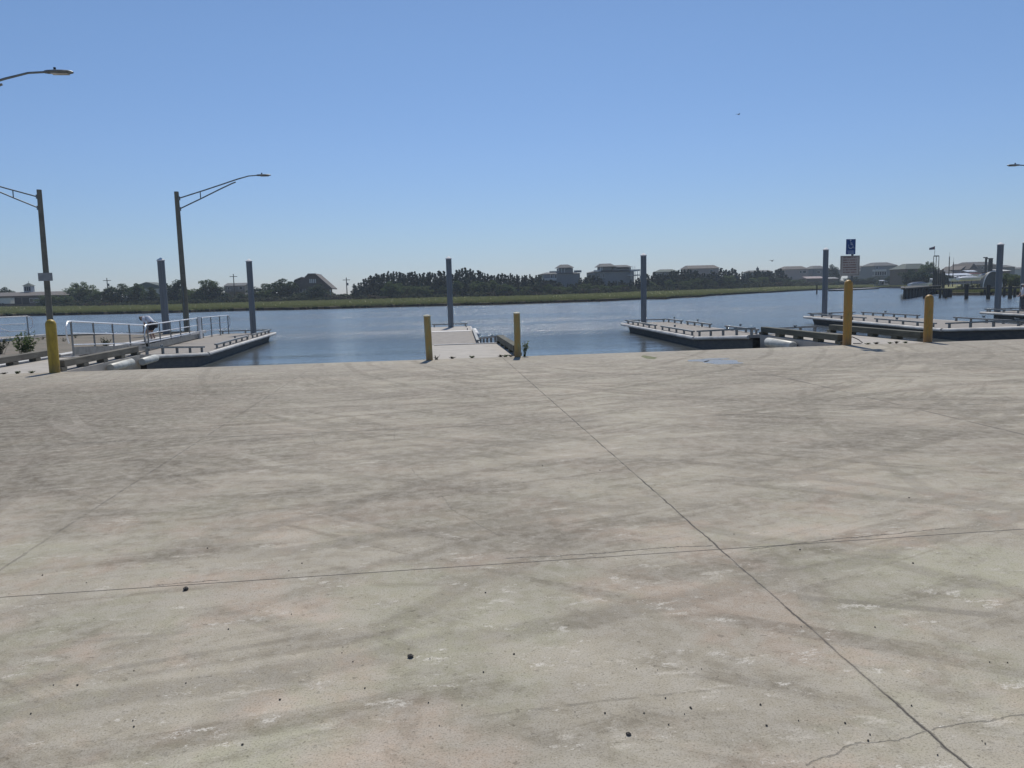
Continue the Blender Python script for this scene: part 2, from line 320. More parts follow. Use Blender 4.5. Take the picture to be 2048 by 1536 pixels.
M = dict(
    pave=pavement_mat(), water=water_mat(), land=land_mat(), pile=pile_mat(), abut=abut_mat(), rubble=rubble_mat(), glass=windowpane(),
    deck=simple('dock_deck', (.30, .275, .245), (.235, .215, .195), 3, .85, bump=.2), deck_light=simple('dock_deck_pale', (.42, .39, .355), (.36, .335, .3), 3, .85),
    plate=simple('aluminium_plate', (.74, .72, .68), (.6, .58, .55), 5, .6, metal=.0), hull=simple('black_float', (.05, .05, .05), (.085, .08, .072), 2.5, .6, stretch=(1, 1, 4)),
    rub=simple('white_rub_rail', (.66, .64, .6), (.45, .43, .40), 4, .5, stretch=(1, .3, 1)), fender=simple('fender_vinyl', (.60, .60, .55), (.40, .40, .36), 4, .45, bump=.1),
    alu=simple('aluminium_tube', (.80, .81, .82), (.7, .71, .72), 8, .38, metal=.35), alud=simple('aluminium_beam', (.26, .26, .25), (.18, .18, .17), 5, .45, metal=.4),
    galv=simple('galvanised_arm', (.20, .225, .235), (.14, .155, .165), 8, .5, metal=.5), timber=timber_mat('weathered_timber', (.105, .098, .078), (.17, .155, .125)),
    timber2=timber_mat('green_timber', (.065, .068, .05), (.115, .112, .085)), polewood=timber_mat('lamp_pole_wood', (.16, .15, .115), (.22, .205, .16)),
    darkwood=timber_mat('tarred_timber', (.045, .042, .036), (.08, .075, .062)), cap=simple('white_cap', (.80, .80, .79), (.66, .66, .65), 4, .8, spec=.15),
    y1=yellow_mat('yellow_sleeve', (.44, .30, .028), (.33, .225, .022), (.22, .15, .05)), y2=yellow_mat('faded_yellow_paint', (.38, .25, .07), (.30, .28, .13), (.24, .13, .05)),
    y3=yellow_mat('amber_sleeve', (.43, .22, .035), (.35, .225, .05), (.26, .13, .06)), capstone=simple('cement_cap', (.62, .58, .44), (.5, .47, .36), 8, .8),
    mud=simple('mud', (.03, .027, .022), rough=.9), bark=simple('bark', (.09, .075, .06), (.05, .042, .035), 3, .9),
    blue=simple('sign_blue', (.02, .075, .24), (.017, .06, .20), 3, .45), white=simple('sign_white', (.40, .385, .37), (.34, .33, .32), 3, .5), red=simple('sign_lettering', (.20, .12, .12), (.16, .1, .1), 3, .6),
    frost=simple('sign_symbol', (.42, .5, .62), (.36, .44, .56), 3, .6), signback=simple('sign_back', (.36, .36, .35), (.27, .27, .265), 3, .5, metal=.3),
    skin=simple('skin', (.42, .26, .19), (.38, .23, .17), 3, .6), cloth_w=simple('pale_cloth', (.75, .75, .78), (.66, .66, .7), 9, .9), cloth_k=simple('dark_cloth', (.02, .022, .03), rough=.9),
    cloth_g=simple('grey_cloth', (.12, .12, .14), rough=.9), hair=simple('hair', (.012, .011, .013), rough=.6),
    wallg=simple('grey_shingle', (.24, .245, .25), (.19, .195, .2), 1.5, .8, stretch=(1, 1, 5)), wallt=simple('tan_siding', (.30, .27, .24), (.25, .225, .2), 1.5, .8, stretch=(1, 1, 5)),
    wallw=simple('white_siding', (.55, .55, .54), (.46, .46, .46), 1.5, .7, stretch=(1, 1, 5)), wallb=simple('brown_shingle', (.13, .105, .09), (.10, .085, .07), 1.5, .85, stretch=(1, 1, 5)),
    wallp=simple('pinkish_siding', (.36, .30, .29), (.3, .25, .245), 1.5, .8, stretch=(1, 1, 5)), roofg=simple('grey_roof', (.12, .125, .13), (.09, .094, .1), 2, .85, bump=.2),
    roofb=simple('brown_roof', (.15, .135, .125), (.11, .10, .095), 2, .85, bump=.2), roofn=simple('green_roof', (.10, .125, .115), (.08, .1, .09), 2, .85), trim=simple('white_trim', (.7, .7, .68), rough=.6),
    dark=simple('dark_opening', (.02, .022, .025), rough=.7), bluecov=simple('blue_cover', (.06, .10, .17), (.04, .07, .13), 2, .7), maroon=simple('maroon_cover', (.20, .09, .09), (.14, .07, .07), 2, .7),
    gel=simple('boat_gelcoat', (.75, .75, .74), (.66, .66, .66), 2, .25), black=simple('black_metal', (.02, .02, .022), rough=.5), frame=simple('greenhouse_film', (.09, .095, .09), (.07, .075, .07), 2, .5),
    stone=simple('dark_stone', (.05, .045, .04), (.09, .08, .07), 30, .8), flag=simple('flag_cloth', (.10, .12, .20), (.25, .12, .13), 2, .8),
    l_ced=leaf_mat('cedar_leaf', (.02, .036, .022), (.04, .06, .032), .15), l_dec=leaf_mat('broadleaf', (.075, .115, .04), (.115, .15, .06), .4), l_dk=leaf_mat('dark_broadleaf', (.03, .056, .026), (.055, .082, .034), .25),
    l_sh=leaf_mat('shrub_leaf', (.065, .078, .042), (.05, .07, .034), .2), l_dry=leaf_mat('dry_shrub_leaf', (.10, .088, .065), (.075, .07, .048), .15), l_weed=leaf_mat('weed_leaf', (.10, .14, .06), (.13, .16, .075), .5),
    l_grass=leaf_mat('marsh_blade', (.20, .225, .09), (.235, .205, .11), .25),
)

# ------------------------------------------------------------------ the setting
WZ = -0.9; EY = 19.1
def structure(name, mb, mat): o = mb.build(name, mat); o['kind'] = 'structure'; return o
m = MB(); m.add([(-140, -90, 0), (140, -90, 0), (140, EY, 0), (-140, EY, 0), (-140, -90, -.3), (140, -90, -.3), (140, EY, -.3), (-140, EY, -.3)], [(0,1,2,3), (4,7,6,5), (3,2,6,7)])
structure('pavement', m, M['pave'])
m = MB(); m.add([(-140, EY+.005, -.004), (140, EY+.005, -.004), (140, 46, -3.5), (-140, 46, -3.5)], [(0,1,2,3)])
structure('boat_ramp', m, M['abut'])
m = MB(); m.add([(-5000, 24, WZ), (5000, 24, WZ), (5000, 5000, WZ), (-5000, 5000, WZ)], [(0,1,2,3)])
structure('water', m, M['water'])

# far land: columns given by image column, each running from the shoreline inland
cols = [(-1400, 669, 653, 250), (-600, 649, 633, 245), (-150, 637, 620, 240), (0, 633, 614, 238), (130, 630.5, 613, 236), (260, 627.5, 611.3, 236), (370, 625, 608.5, 236), (480, 621.5, 605.3, 236), (600, 619.5, 602, 236), (720, 616.2, 599.4, 236), (800, 614, 597, 236), (900, 611.5, 594.6, 236), (1000, 609.5, 593, 238), (1100, 606, 590.3, 240),
        (1200, 603, 587, 245), (1285, 599, 583.3, 250), (1333, 598.6, 581.8, 255), (1342, 596.8, 581.5, 256), (1400, 594.5, 579.5, 265), (1420, 592, 579, 268), (1480, 588.5, 577, 280), (1560, 584.3, 573.2, 300), (1640, 580, 571.4, 330), (1700, 577.5, 570, 340), (1760, 576, 569, 345),
        (1800, 575, 568.5, 345), (1830, 577, 568, 300), (1855, 583, 573, 200), (1875, 588, 579, 150), (1900, 590.5, 580, 140), (1960, 590.5, 579, 138), (2040, 590, 578, 136), (2200, 586, 573, 136), (2700, 574, 561, 140), (3600, 552, 540, 150)]
m = MB(); N = 8; ygs = []
sub = []
for (a, b) in zip(cols[:-1], cols[1:]):
    k = max(1, int(abs(b[0]-a[0])/12)) if -200 < a[0] < 2200 else 4
    for i in range(k):
        t = i/k; q = [a[j]*(1-t)+b[j]*t for j in range(4)]
        q[1] += rnd.uniform(-.35, .35); sub.append(q)
sub.append(list(cols[-1]))
def smp(x):
    for a, b in zip(cols[:-1], cols[1:]):
        if a[0] <= x <= b[0]:
            t = (x-a[0])/(b[0]-a[0]); return [a[j]*(1-t)+b[j]*t for j in range(4)]
    return list(cols[0] if x < cols[0][0] else cols[-1])
def column(q):
    s = atZ(q[0], q[1], WZ); v = atY(q[0], q[2], q[3]); d = Vector((s.x, s.y)).normalized()
    S = Vector((s.x, s.y)); V = Vector((v.x, v.y))
    def P(p, z): return (p.x, p.y, z)
    mid = S.lerp(V, .45); zV = min(v.z, .6)
    far1 = V*1.5; far2 = d*1400; far3 = d*6000
    return [P(S - d*1.5, WZ-.6), P(S, WZ-.02), P(S + d*.6, WZ+.5), P(mid, (WZ+.52)*.65+zV*.35), P(V, zV), P(far1, zV+.15), P(far2, .9), P(far3, 1.2)]
for q in sub: m.v += column(q)
for i in range(len(sub)-1):
    for j in range(N-1): m.f.append((i*N+j, (i+1)*N+j, (i+1)*N+j+1, i*N+j+1))
structure('far_shore', m, M['land'])
def ground_at(x, Y):
    """ground height of the far shore on image column x at depth Y"""
    q = smp(x); c = column(q); pts = [(p[1], p[2]) for p in c]
    for a, b in zip(pts[:-1], pts[1:]):
        if a[0] <= Y <= b[0]: return a[1] + (b[1]-a[1])*(Y-a[0])/(b[0]-a[0])
    return pts[-1][1]

# marsh grass, one object that nobody could count
m = MB()
for i in range(42000):
    x = rnd.uniform(-150, 2150); q = smp(x); s = atZ(x, q[1], WZ); V = q[3]
    t = rnd.random()**1.6
    if i < 9000: t = rnd.random()*.012
    Y = s.y + .4 + (V-s.y)*t; p = atY(x, 600, Y); g = ground_at(x, Y)
    h = rnd.uniform(.18, .42)*(1.1 if i < 9000 else 1); wd = rnd.uniform(.05, .14)*(1+t*1.2); lx = rnd.uniform(-.15, .15)
    m.add([(p.x-wd, Y, g-.05), (p.x+wd, Y+rnd.uniform(-.1, .1), g-.05), (p.x+lx, Y, g+h)], [(0,1,2)])
go = m.build('marsh_grass', M['l_grass']); tag(go, 'green and tan marsh grass along the far bank', 'grass', kind='stuff')

# ------------------------------------------------------------------ jetty strip on the left
jt = empty('gravel_jetty', (-16, 30, -.1), 'low gravel covered jetty with pale capped edges left of the docks', 'jetty'); OJ = (-16, 30, -.1)
m = MB(); m.box(-20.0, -12.1, EY+.03, 42.6, -2.2, -.14); m.build('fill', M['rubble'], jt, OJ)
m = MB()
for k in range(22):
    y = 21.2+k*1.0; m.box(-12.1, -11.96, y, y+.22, -2.2, -.18)
m.box(-12.1, -12.0, EY+.03, 42.6, -2.2, -.22); m.build('bulkhead', M['darkwood'], jt, OJ)
m = MB(); m.box(-12.28, -11.9, EY+.03, 42.8, -.19, -.06); m.build('edge_cap', M['rub'], jt, OJ, bevel=.01)
m = MB(); m.box(-20.2, -19.9, EY+.03, 42.8, -.19, -.02); m.build('edge_cap', M['rub'], jt, OJ)
m = MB(); m.box(-19.9, -12.28, 42.6, 42.8, -.6, -.08); m.build('end_cap', M['timber'], jt, OJ)

# ------------------------------------------------------------------ docks
def bullrail(m, a, b, h=.22, n=None, wd=.12):
    a = Vector(a); b = Vector(b); L = (b-a).length; n = n or max(2, round(L/1.4)+1)
    h *= .8; m.bar(a+Vector((0, 0, h)), b+Vector((0, 0, h)), wd, .06)
    for i in range(n):
        p = a.lerp(b, (i+.15)/(n-.7)) if n > 1 else a
        m.bar(p, p+Vector((0, 0, h-.03)), .07, .09)
def curb(m, a, b):
    a = Vector(a); b = Vector(b); L = (b-a).length; n = int(L/1.3)+1
    m.bar(a+Vector((0, 0, .17)), b+Vector((0, 0, .17)), .2, .17)
    for i in range(n+1):
        p = a.lerp(b, i/n); d = (b-a).normalized()*.14
        m.bar(p-d+Vector((0, 0, .04)), p+d+Vector((0, 0, .04)), .2, .085)
def cleat(parent, p, O, along='y'):
    m = MB(); x, y, z = p; e = .13
    for s in (-.05, .05):
        m.box(x-.02+(s if along == 'x' else 0), x+.02+(s if along == 'x' else 0), y-.02+(s if along == 'y' else 0), y+.02+(s if along == 'y' else 0), z, z+.09)
    if along == 'y': m.tube([(x, y-e, z+.1), (x, y-.05, z+.085), (x, y+.05, z+.085), (x, y+e, z+.1)], .015, 6)
    else: m.tube([(x-e, y, z+.11), (x-.05, y, z+.095), (x+.05, y, z+.095), (x+e, y, z+.11)], .02, 6)
    m.build('cleat', M['galv'], parent, O, smooth=True)
def abutment(x0, x1, label, left=True, right=True, fenders=()):
    O = ((x0+x1)/2, 21.7, 0); t = empty('concrete_pier', O, label, 'pier', 'concrete piers leading to the docks')
    m = MB(); m.box(x0, x1, EY+.02, 24.3, -2.5, -.006); m.build('slab', M['abut'], t, O, bevel=.015)
    for on, x in ((left, x0+.1), (right, x1-.1)):
        if on:
            m = MB(); curb(m, (x, EY+.35, 0), (x, 24.25, 0)); m.build('timber_curb', M['timber' if x < 0 else 'timber2'], t, O, bevel=.012)
    for fx, a, b, z in fenders:
        m = MB(); m.tube([(fx, a, z), (fx, a+.03, z), (fx, b-.03, z+.02), (fx, b, z+.02)], [q*(.12 if fx > 0 else .095)/.12 for q in (.12, .145, .145, .12)], 14); m.build('fender', M['fender'], t, O, smooth=True)
    return t
def gangway(x0, x1, dx0, dx1, label, rails='LR'):
    """hinged plate + walkway from the pier (z 0) down to the float at y = 31, x range x0..x1 there becomes dx0..dx1"""
    O = ((x0+x1)/2, 27.5, -.2); t = empty('gangway', O, label, 'gangway', 'gangways between pier and float')
    ya, yb, za, zb = 24.32, 31.0, .012, -.45
    m = MB(); m.hexa([(x0+.12, 24.15, .006), (x1-.12, 24.15, .006), (x1-.12, 25.0, -.05), (x0+.12, 25.0, -.05), (x0+.12, 24.15, .02), (x1-.12, 24.15, .02), (x1-.12, 25.0, -.03), (x0+.12, 25.0, -.03)])
    m.build('hinge_plate', M['plate'], t, O)
    m = MB(); m.hexa([(x0, ya, za-.12), (x1, ya, za-.12), (dx1, yb, zb-.12), (dx0, yb, zb-.12), (x0, ya, za-.02), (x1, ya, za-.02), (dx1, yb, zb), (dx0, yb, zb)])
    m.build('walkway', M['deck'], t, O)
    m = MB(); i = .1; m.hexa([(x0+i, ya+.9, WZ-.35), (x1-i, ya+.9, WZ-.35), (dx1-i, yb, WZ-.35), (dx0+i, yb, WZ-.35), (x0+i, ya+.9, za-.2), (x1-i, ya+.9, za-.2), (dx1-i, yb, zb-.13), (dx0+i, yb, zb-.13)])
    m.build('float', M['hull'], t, O)
    for s, (a, b) in (('L', (x0, dx0)), ('R', (x1, dx1))):
        m = MB(); m.tube([(a, ya+1.0, za-.16), (b, yb-.05, zb-.07)], .07, 8); m.build('rub_rail', M['rub'], t, O, smooth=True)
        if s in rails:
            e = .1 if s == 'L' else -.1
            m = MB(); bullrail(m, (a+e, ya+.8, za-.07), (b+e, yb-.1, zb), .27); m.build('bull_rail', M['alud'], t, O)
            cleat(t, (a+e, ya+2.4, za+.02), O)
    return t
def float_dock(n0, n1, f0_, f1_, Yf, label, strip=None, rails=(), cleats=(), light=False, zt=-.45, far_rail=True, nose=.8):
    """n0,n1 = left/right x at y=31; f0_,f1_ = left/right x at the far end Yf"""
    ya = 31.04; O = ((n0+f1_)/2, (31+Yf)/2, zt); t = empty('floating_dock', O, label, 'dock', 'floating docks')
    def X(s, y): k = (y-31)/(Yf-31); return (n0*(1-k)+f0_*k) if s == 0 else (n1*(1-k)+f1_*k)
    ym = strip if strip else ya+(Yf-ya)*.5
    for a, b, mt in ((ya, ym-.01, 'deck'), (ym+.01, Yf, 'deck_light' if light else 'deck')):
        m = MB(); m.hexa([(X(0, a), a, zt-.14), (X(1, a), a, zt-.14), (X(1, b), b, zt-.14), (X(0, b), b, zt-.14), (X(0, a), a, zt), (X(1, a), a, zt), (X(1, b), b, zt), (X(0, b), b, zt)])
        m.build('deck', M[mt], t, O)
    if strip:
        m = MB(); m.box(X(0, ym)+.1, X(1, ym)-.1, ym-.35, ym+.35, zt+.004, zt+.016); m.build('joint_plate', M['plate'], t, O)
    m = MB(); i = .16; a, b = ya+.02, Yf-nose
    m.hexa([(X(0, a)+i, a, WZ-.35), (X(1, a)-i, a, WZ-.35), (X(1, b)-i-.1, b, WZ-.35), (X(0, b)+i+.1, b, WZ-.35), (X(0, a)+i, a, zt-.141), (X(1, a)-i, a, zt-.141), (X(1, b)-i, b+.35, zt-.141), (X(0, b)+i, b+.35, zt-.141)])
    m.build('float', M['hull'], t, O)
    for s in (0, 1):
        e = -.03 if s == 0 else .03
        m = MB(); m.tube([(X(s, ya)+e, ya, zt-.07), (X(s, Yf)+e, Yf+.03, zt-.07)], .075, 8); m.build('rub_rail', M['rub'], t, O, smooth=True)
    m = MB(); m.tube([(X(0, Yf)-.03, Yf+.04, zt-.07), (X(1, Yf)+.03, Yf+.04, zt-.07)], .07, 8); m.build('rub_rail', M['rub'], t, O, smooth=True)
    for s, a, b in rails:
        e = .14 if s == 0 else -.14
        m = MB(); bullrail(m, (X(s, a)+e, a, zt), (X(s, b)+e, b, zt)); m.build('bull_rail', M['alud'], t, O)
        cleat(t, (X(s, a)+e, (a+b)/2, zt+.25), O)
    if far_rail:
        m = MB(); bullrail(m, (X(0, Yf)+.15, Yf-.12, zt), (X(1, Yf)-.15, Yf-.12, zt), .2); m.build('bull_rail', M['alud'], t, O)
    for s, y in cleats:
        cleat(t, (X(s, y)+(.25 if s == 0 else -.25), y, zt), O)
    return t

# pier 1 (left), pier 2 (centre), pier 3, pier 4 and 5 (right)
abutment(-11.25, -8.75, 'pale concrete pier behind the leftmost yellow bollard', fenders=((-8.6, 21.7, 23.2, -.16), (-8.6, 24.0, 25.2, -.2)))
abutment(-.05, 2.3, 'pale concrete pier between the two flat capped yellow posts', left=False)
abutment(10.8, 13.35, 'pale concrete pier behind the yellow bollard with the blue sign', fenders=((10.62, 21.6, 23.3, -.2),))
abutment(21.9, 24.4, 'concrete pier at the far right beyond the bare yellow bollard')
abutment(33.0, 35.5, 'concrete pier outside the right edge of the view')
gangway(-11.25, -8.8, -12.3, -8.65, 'grey gangway with a tall aluminium handrail beside the gravel jetty', rails='R')
gangway(.0, 2.25, .0, 2.1, 'short gangway behind the white plate on the centre pier', rails='R')
gangway(10.85, 13.3, 10.95, 13.95, 'grey gangway with low rails behind the bollard with signs')
gangway(21.8, 24.5, 21.97, 26.2, 'grey gangway with a white rub rail behind the bare amber bollard')
gangway(33.0, 35.5, 32.6, 36.6, 'gangway of the rightmost dock')
float_dock(-12.3, -8.65, -12.3, -9.05, 46.4, 'long floating dock with low rail at its right edge beside the gravel jetty', rails=((1, 33.0, 39.5), (1, 40.5, 45.6)), cleats=((1, 40.0),), nose=1.0)
cd_ = float_dock(.0, 1.95, .0, 2.45, 46.9, 'narrow centre dock with two bare grey deck sections and white joint plate', strip=41.2, light=True, cleats=((1, 45.6), (1, 42.2)))
for a in (37.2, 38.9, 40.2):
    O = cd_.location; k = (a-31)/15.9; x = 1.95+.5*k+.12
    m = MB(); m.tube([(x, a-.6, -.4), (x, a-.52, -.4), (x, a+.52, -.4), (x, a+.6, -.4)], [.05, .11, .11, .05], 10); m.build('fender', M['cap'], cd_, O, smooth=True)
m = MB(); bullrail(m, (1.95-.02, 31.2, -.45), (2.3, 41, -.45), .14); m.build('bull_rail', M['alud'], cd_, cd_.location)
float_dock(10.95, 13.95, 11.35, 14.15, 44.7, 'wide floating dock with low grey rails on every side left of the sign post', rails=((0, 31.6, 36.6), (0, 37.6, 43.9), (1, 31.3, 35.0), (1, 37.0, 40.8), (1, 41.6, 44.3)), nose=1.3)
float_dock(21.97, 26.2, 23.75, 27.2, 46.8, 'floating dock with rails behind the bollard with signs and the amber bollard', rails=((0, 31.8, 37.5), (0, 38.6, 46.0), (1, 31.4, 36.4), (1, 39.5, 45.8)), nose=1.3)
float_dock(32.6, 36.6, 34.75, 38.9, 45.4, 'floating dock cut by the right edge of the picture with a person on it', rails=((0, 31.8, 38.0), (0, 38.8, 44.9)), nose=1.6)

# pilings with white cone caps
def piling(x, ytop, Y, label, r=.165, zb=-2.2):
    p = atY(x, ytop, Y); zt = p.z; t = empty('dock_piling', (p.x, Y, WZ), label, 'piling', 'tall grey pilings with white caps')
    m = MB(); m.tube([(0, 0, zb-WZ), (0, 0, zt-WZ-.16)], r, 20); m.build('shaft', M['pile'], t, smooth=True)
    m = MB(); m.lathe([(r+.02, zt-WZ-.17), (r+.025, zt-WZ-.125), (.004, zt-WZ)], n=20); m.build('cap', M['cap'], t, smooth=True)
    return t
piling(321, 515, 41.2, 'grey capped piling left of the lamp post behind the bending person', .175, -1.6)
piling(497.5, 517.5, 45.5, 'grey capped piling on the left dock right of the lamp post', .165)
piling(897, 512.5, 46.0, 'grey capped piling at the end of the centre dock', .165)
piling(1287, 506, 43.9, 'grey capped piling on the dock left of the blue sign', .165)
piling(1652, 495, 46.3, 'grey capped piling standing just left of the blue sign', .165)
piling(2001.5, 484.5, 44.6, 'grey capped piling near the right edge of the picture', .18)
piling(2052, 481, 46.5, 'grey piling cut off by the right edge of the picture', .18)

# handrails of gangway 1
def railing(name, label, pts, ends=(True, True), beam=True, nposts=5, H=1.07, cat='handrail'):
    O = pts[0]; t = empty(name, O, label, cat)
    P = [Vector(p) for p in pts]; L = [0]
    for a, b in zip(P[:-1], P[1:]): L.append(L[-1]+(b-a).length)
    def at(s):
        for i in range(len(P)-1):
            if s <= L[i+1]+1e-6: return P[i].lerp(P[i+1], (s-L[i])/(L[i+1]-L[i]))
        return P[-1]
    up_ = Vector((0, 0, 1))
    m = MB(); d0 = (P[1]-P[0]).normalized(); d1 = (P[-1]-P[-2]).normalized()
    top = [p+up_*H for p in P]
    if ends[0]: top = [P[0]-d0*.3+up_*(H*.38), P[0]-d0*.42+up_*(H*.6), P[0]-d0*.4+up_*(H*.85), P[0]-d0*.25+up_*(H*.98)] + top
    if ends[1]: top = top + [P[-1]+d1*.15+up_*(H*.97), P[-1]+d1*.28+up_*(H*.85), P[-1]+d1*.28+up_*(H*.5), P[-1]+up_*(H*.34)]
    m.tube(top, .026, 8); m.build('top_rail', M['alu'], t, O, smooth=True)
    for k in (.66, .33):
        m = MB(); m.tube([p+up_*(H*k) for p in P], .024, 6); m.build('mid_rail', M['alu'], t, O, smooth=True)
    for i in range(nposts):
        p = at(L[-1]*(i+.0)/(nposts-1)); m = MB(); m.tube([p, p+up_*H], .03, 8); m.box(p.x-.06, p.x+.06, p.y-.06, p.y+.06, p.z+.004, p.z+.02); m.build('post', M['alud'], t, O, smooth=True)
    if beam:
        m = MB()
        for a, b in zip(P[:-1], P[1:]): m.bar(a+up_*.16, b+up_*.16, .06, .24)
        m.build('side_beam', M['alud'], t, O)
    return t
railing('handrail', 'aluminium handrail starting behind the leftmost yellow bollard with a rounded end', [(-10.95, 25.0, -.03), (-11.5, 32.6, -.45)], (True, False))
ra = railing('handrail', 'middle aluminium handrail running in front of the lamp post and bending person', [(-11.5, 33.0, -.45), (-12.0, 41.6, -.45)], (True, False), nposts=6)
m = MB(); m.tube([(-12.0, 41.9, -.45), (-12.0, 41.9, .68)], .085, 10); m.box(-12.12, -11.88, 41.6, 42.0, -.44, -.02); m.build('end_post', M['alu'], ra, (-11.5, 33.0, -.45), smooth=True)
railing('handrail', 'short aluminium handrail at the far end of the left dock', [(-12.0, 42.4, -.45), (-11.55, 46.0, -.45)], (False, True), beam=False, nposts=4)
rb = railing('handrail', 'aluminium handrail at the left picture edge above the jetty', [(-23.2, 38.8, -.12), (-21.4, 40.2, -.12), (-20.5, 42.0, -.12)], (False, True), beam=False, nposts=3)
m = MB(); m.tube([(-21.4, 40.2, .6), (-20.9, 41.2, .2)], .02, 6); m.tube([(-22.3+.22*math.cos(a*.5), 39.2, .55+.3*math.sin(a*.5)) for a in range(13)], .016, 6); m.build('brace', M['alu'], rb, (-23.2, 38.8, -.12), smooth=True)
ab = empty('floating_dock', (-23, 43, -.3), 'low dock behind the gravel jetty at the left picture edge', 'dock', 'floating docks')
m = MB(); m.box(-24.6, -20.3, 36.5, 43.5, -1.2, -.18); m.build('float', M['hull'], ab, (-23, 43, -.3)); m = MB(); m.box(-24.7, -20.25, 36.4, 43.6, -.178, -.12); m.build('deck', M['deck'], ab, (-23, 43, -.3))

# ------------------------------------------------------------------ yellow bollards
def bollard(x, y, h, r, mat, domed, label, lean=0.0):
    t = empty('yellow_bollard', (x, y, 0), label, 'bollard', 'yellow bollards along the pavement edge'); t.rotation_euler.y = lean
    m = MB()
    if domed: prof = [(r, -.2), (r, h-r*1.05)]+[(r*math.cos(a), h-r*1.05+r*1.05*math.sin(a)) for a in [.3, .6, .9, 1.2, 1.45]]
    else: prof = [(r, -.2), (r, h-.03)]
    m.lathe(prof, n=24); m.build('sleeve' if domed else 'post', M[mat], t, smooth=True)
    if not domed:
        m = MB(); m.lathe([(r*1.08, h-.031), (r*1.1, h-.012), (r*.8, h+.005), (.02, h+.012)], n=24); m.build('cap', M['capstone'], t, smooth=True)
    return t
bollard(-8.78, 19.0, 1.25, .115, 'y1', True, 'bright yellow domed bollard at the left in front of a lamp post', R(.6))
bollard(-.03, 18.9, 1.10, .082, 'y2', False, 'faded yellow post with flat pale cap left of the centre pier', R(-1.2))
bollard(2.15, 18.93, 1.10, .080, 'y2', False, 'faded yellow post with flat pale cap right of the centre pier, weed beside it')
b4 = bollard(10.87, 19.1, 1.70, .108, 'y3', True, 'tall amber yellow bollard carrying the blue and white signs')
bollard(13.16, 19.15, 1.26, .108, 'y3', True, 'short amber yellow domed bollard on the right without a sign')

# signs above bollard 4
def sign_xf(x, y, Y): p = atY(x, y, Y); return p
sp = empty('parking_sign', (10.87, 19.1, 1.7), 'blue wheelchair symbol sign on a post above the tall amber bollard', 'sign')
SO = (10.87, 19.1, 1.7); Ys = 19.02
def quadbox(m, x0, y0, x1, y1, Y, th=.006):   # panel from pixel corners, upright
    a = atY(x0, y1, Y); b = atY(x1, y0, Y); m.box(a.x, b.x, Y, Y+th, a.z, b.z); return a, b
m = MB(); m.box(10.90, 10.95, 19.04, 19.07, 1.6, 2.72); m.build('post', M['galv'], sp, SO)
m = MB(); a, b = quadbox(m, 1691.7, 478, 1711.7, 509, Ys); m.build('panel', M['blue'], sp, SO, bevel=.004)
cx, cz = (a.x+b.x)/2, (a.z+b.z)/2; m = MB()
n = 20; rr = .062; yy = Ys-.003
ring = [(cx-.005+rr*math.cos(t), cz+.02+rr*math.sin(t)) for t in [R(150+i*260/n) for i in range(n+1)]]
for p, q in zip(ring[:-1], ring[1:]): m.bar((p[0], yy, p[1]), (q[0], yy, q[1]), .004, .019)
for p, q in [((-.012, .135), (-.006, .055)), ((-.006, .055), (.05, .05)), ((.05, .05), (.072, -.03)), ((-.01, .095), (.035, .09)), ((.072, -.03), (.09, -.03))]:
    m.bar((cx+p[0], yy, cz+p[1]), (cx+q[0], yy, cz+q[1]), .004, .021)
m.tube([(cx-.013, yy+.001, cz+.165), (cx-.013, yy-.003, cz+.165)], .021, 12)
for i, zq in enumerate((-.115, -.145, -.175)):
    x = cx-.09+.01*i
    while x < cx+.085: 
        wd = rnd.uniform(.012, .03); m.box(x, x+wd, yy-.001, yy+.003, cz+zq, cz+zq+.014); x += wd+.008
m.build('symbol', M['frost'], sp, SO)
ws = empty('notice_sign', (10.87, 19.1, 1.7), 'square white notice with lines of red lettering below the blue sign', 'sign')
m = MB(); a, b = quadbox(m, 1680, 510.8, 1720, 552, Ys); m.build('panel', M['white'], ws, SO, bevel=.004)
m = MB(); e = .018; th = .006
for q in [(a.x+e, b.x-e, a.z+e, a.z+e+th), (a.x+e, b.x-e, b.z-e-th, b.z-e), (a.x+e, a.x+e+th, a.z+e+th, b.z-e-th), (b.x-e-th, b.x-e, a.z+e+th, b.z-e-th)]: m.box(q[0], q[1], Ys-.003, Ys, q[2], q[3])
m.build('border', M['black'], ws, SO)
m = MB(); z = b.z-.065
while z > a.z+.05:
    x = a.x+.08; xe = b.x-.08
    while x < xe:
        wd = rnd.uniform(.012, .028)
        if x+wd < xe: m.box(x, x+wd, Ys-.003, Ys-.0005, z, z+.028)
        x += wd+(.007 if rnd.random() < .75 else .022)
    z -= .062
m.build('lettering', M['red'], ws, SO)

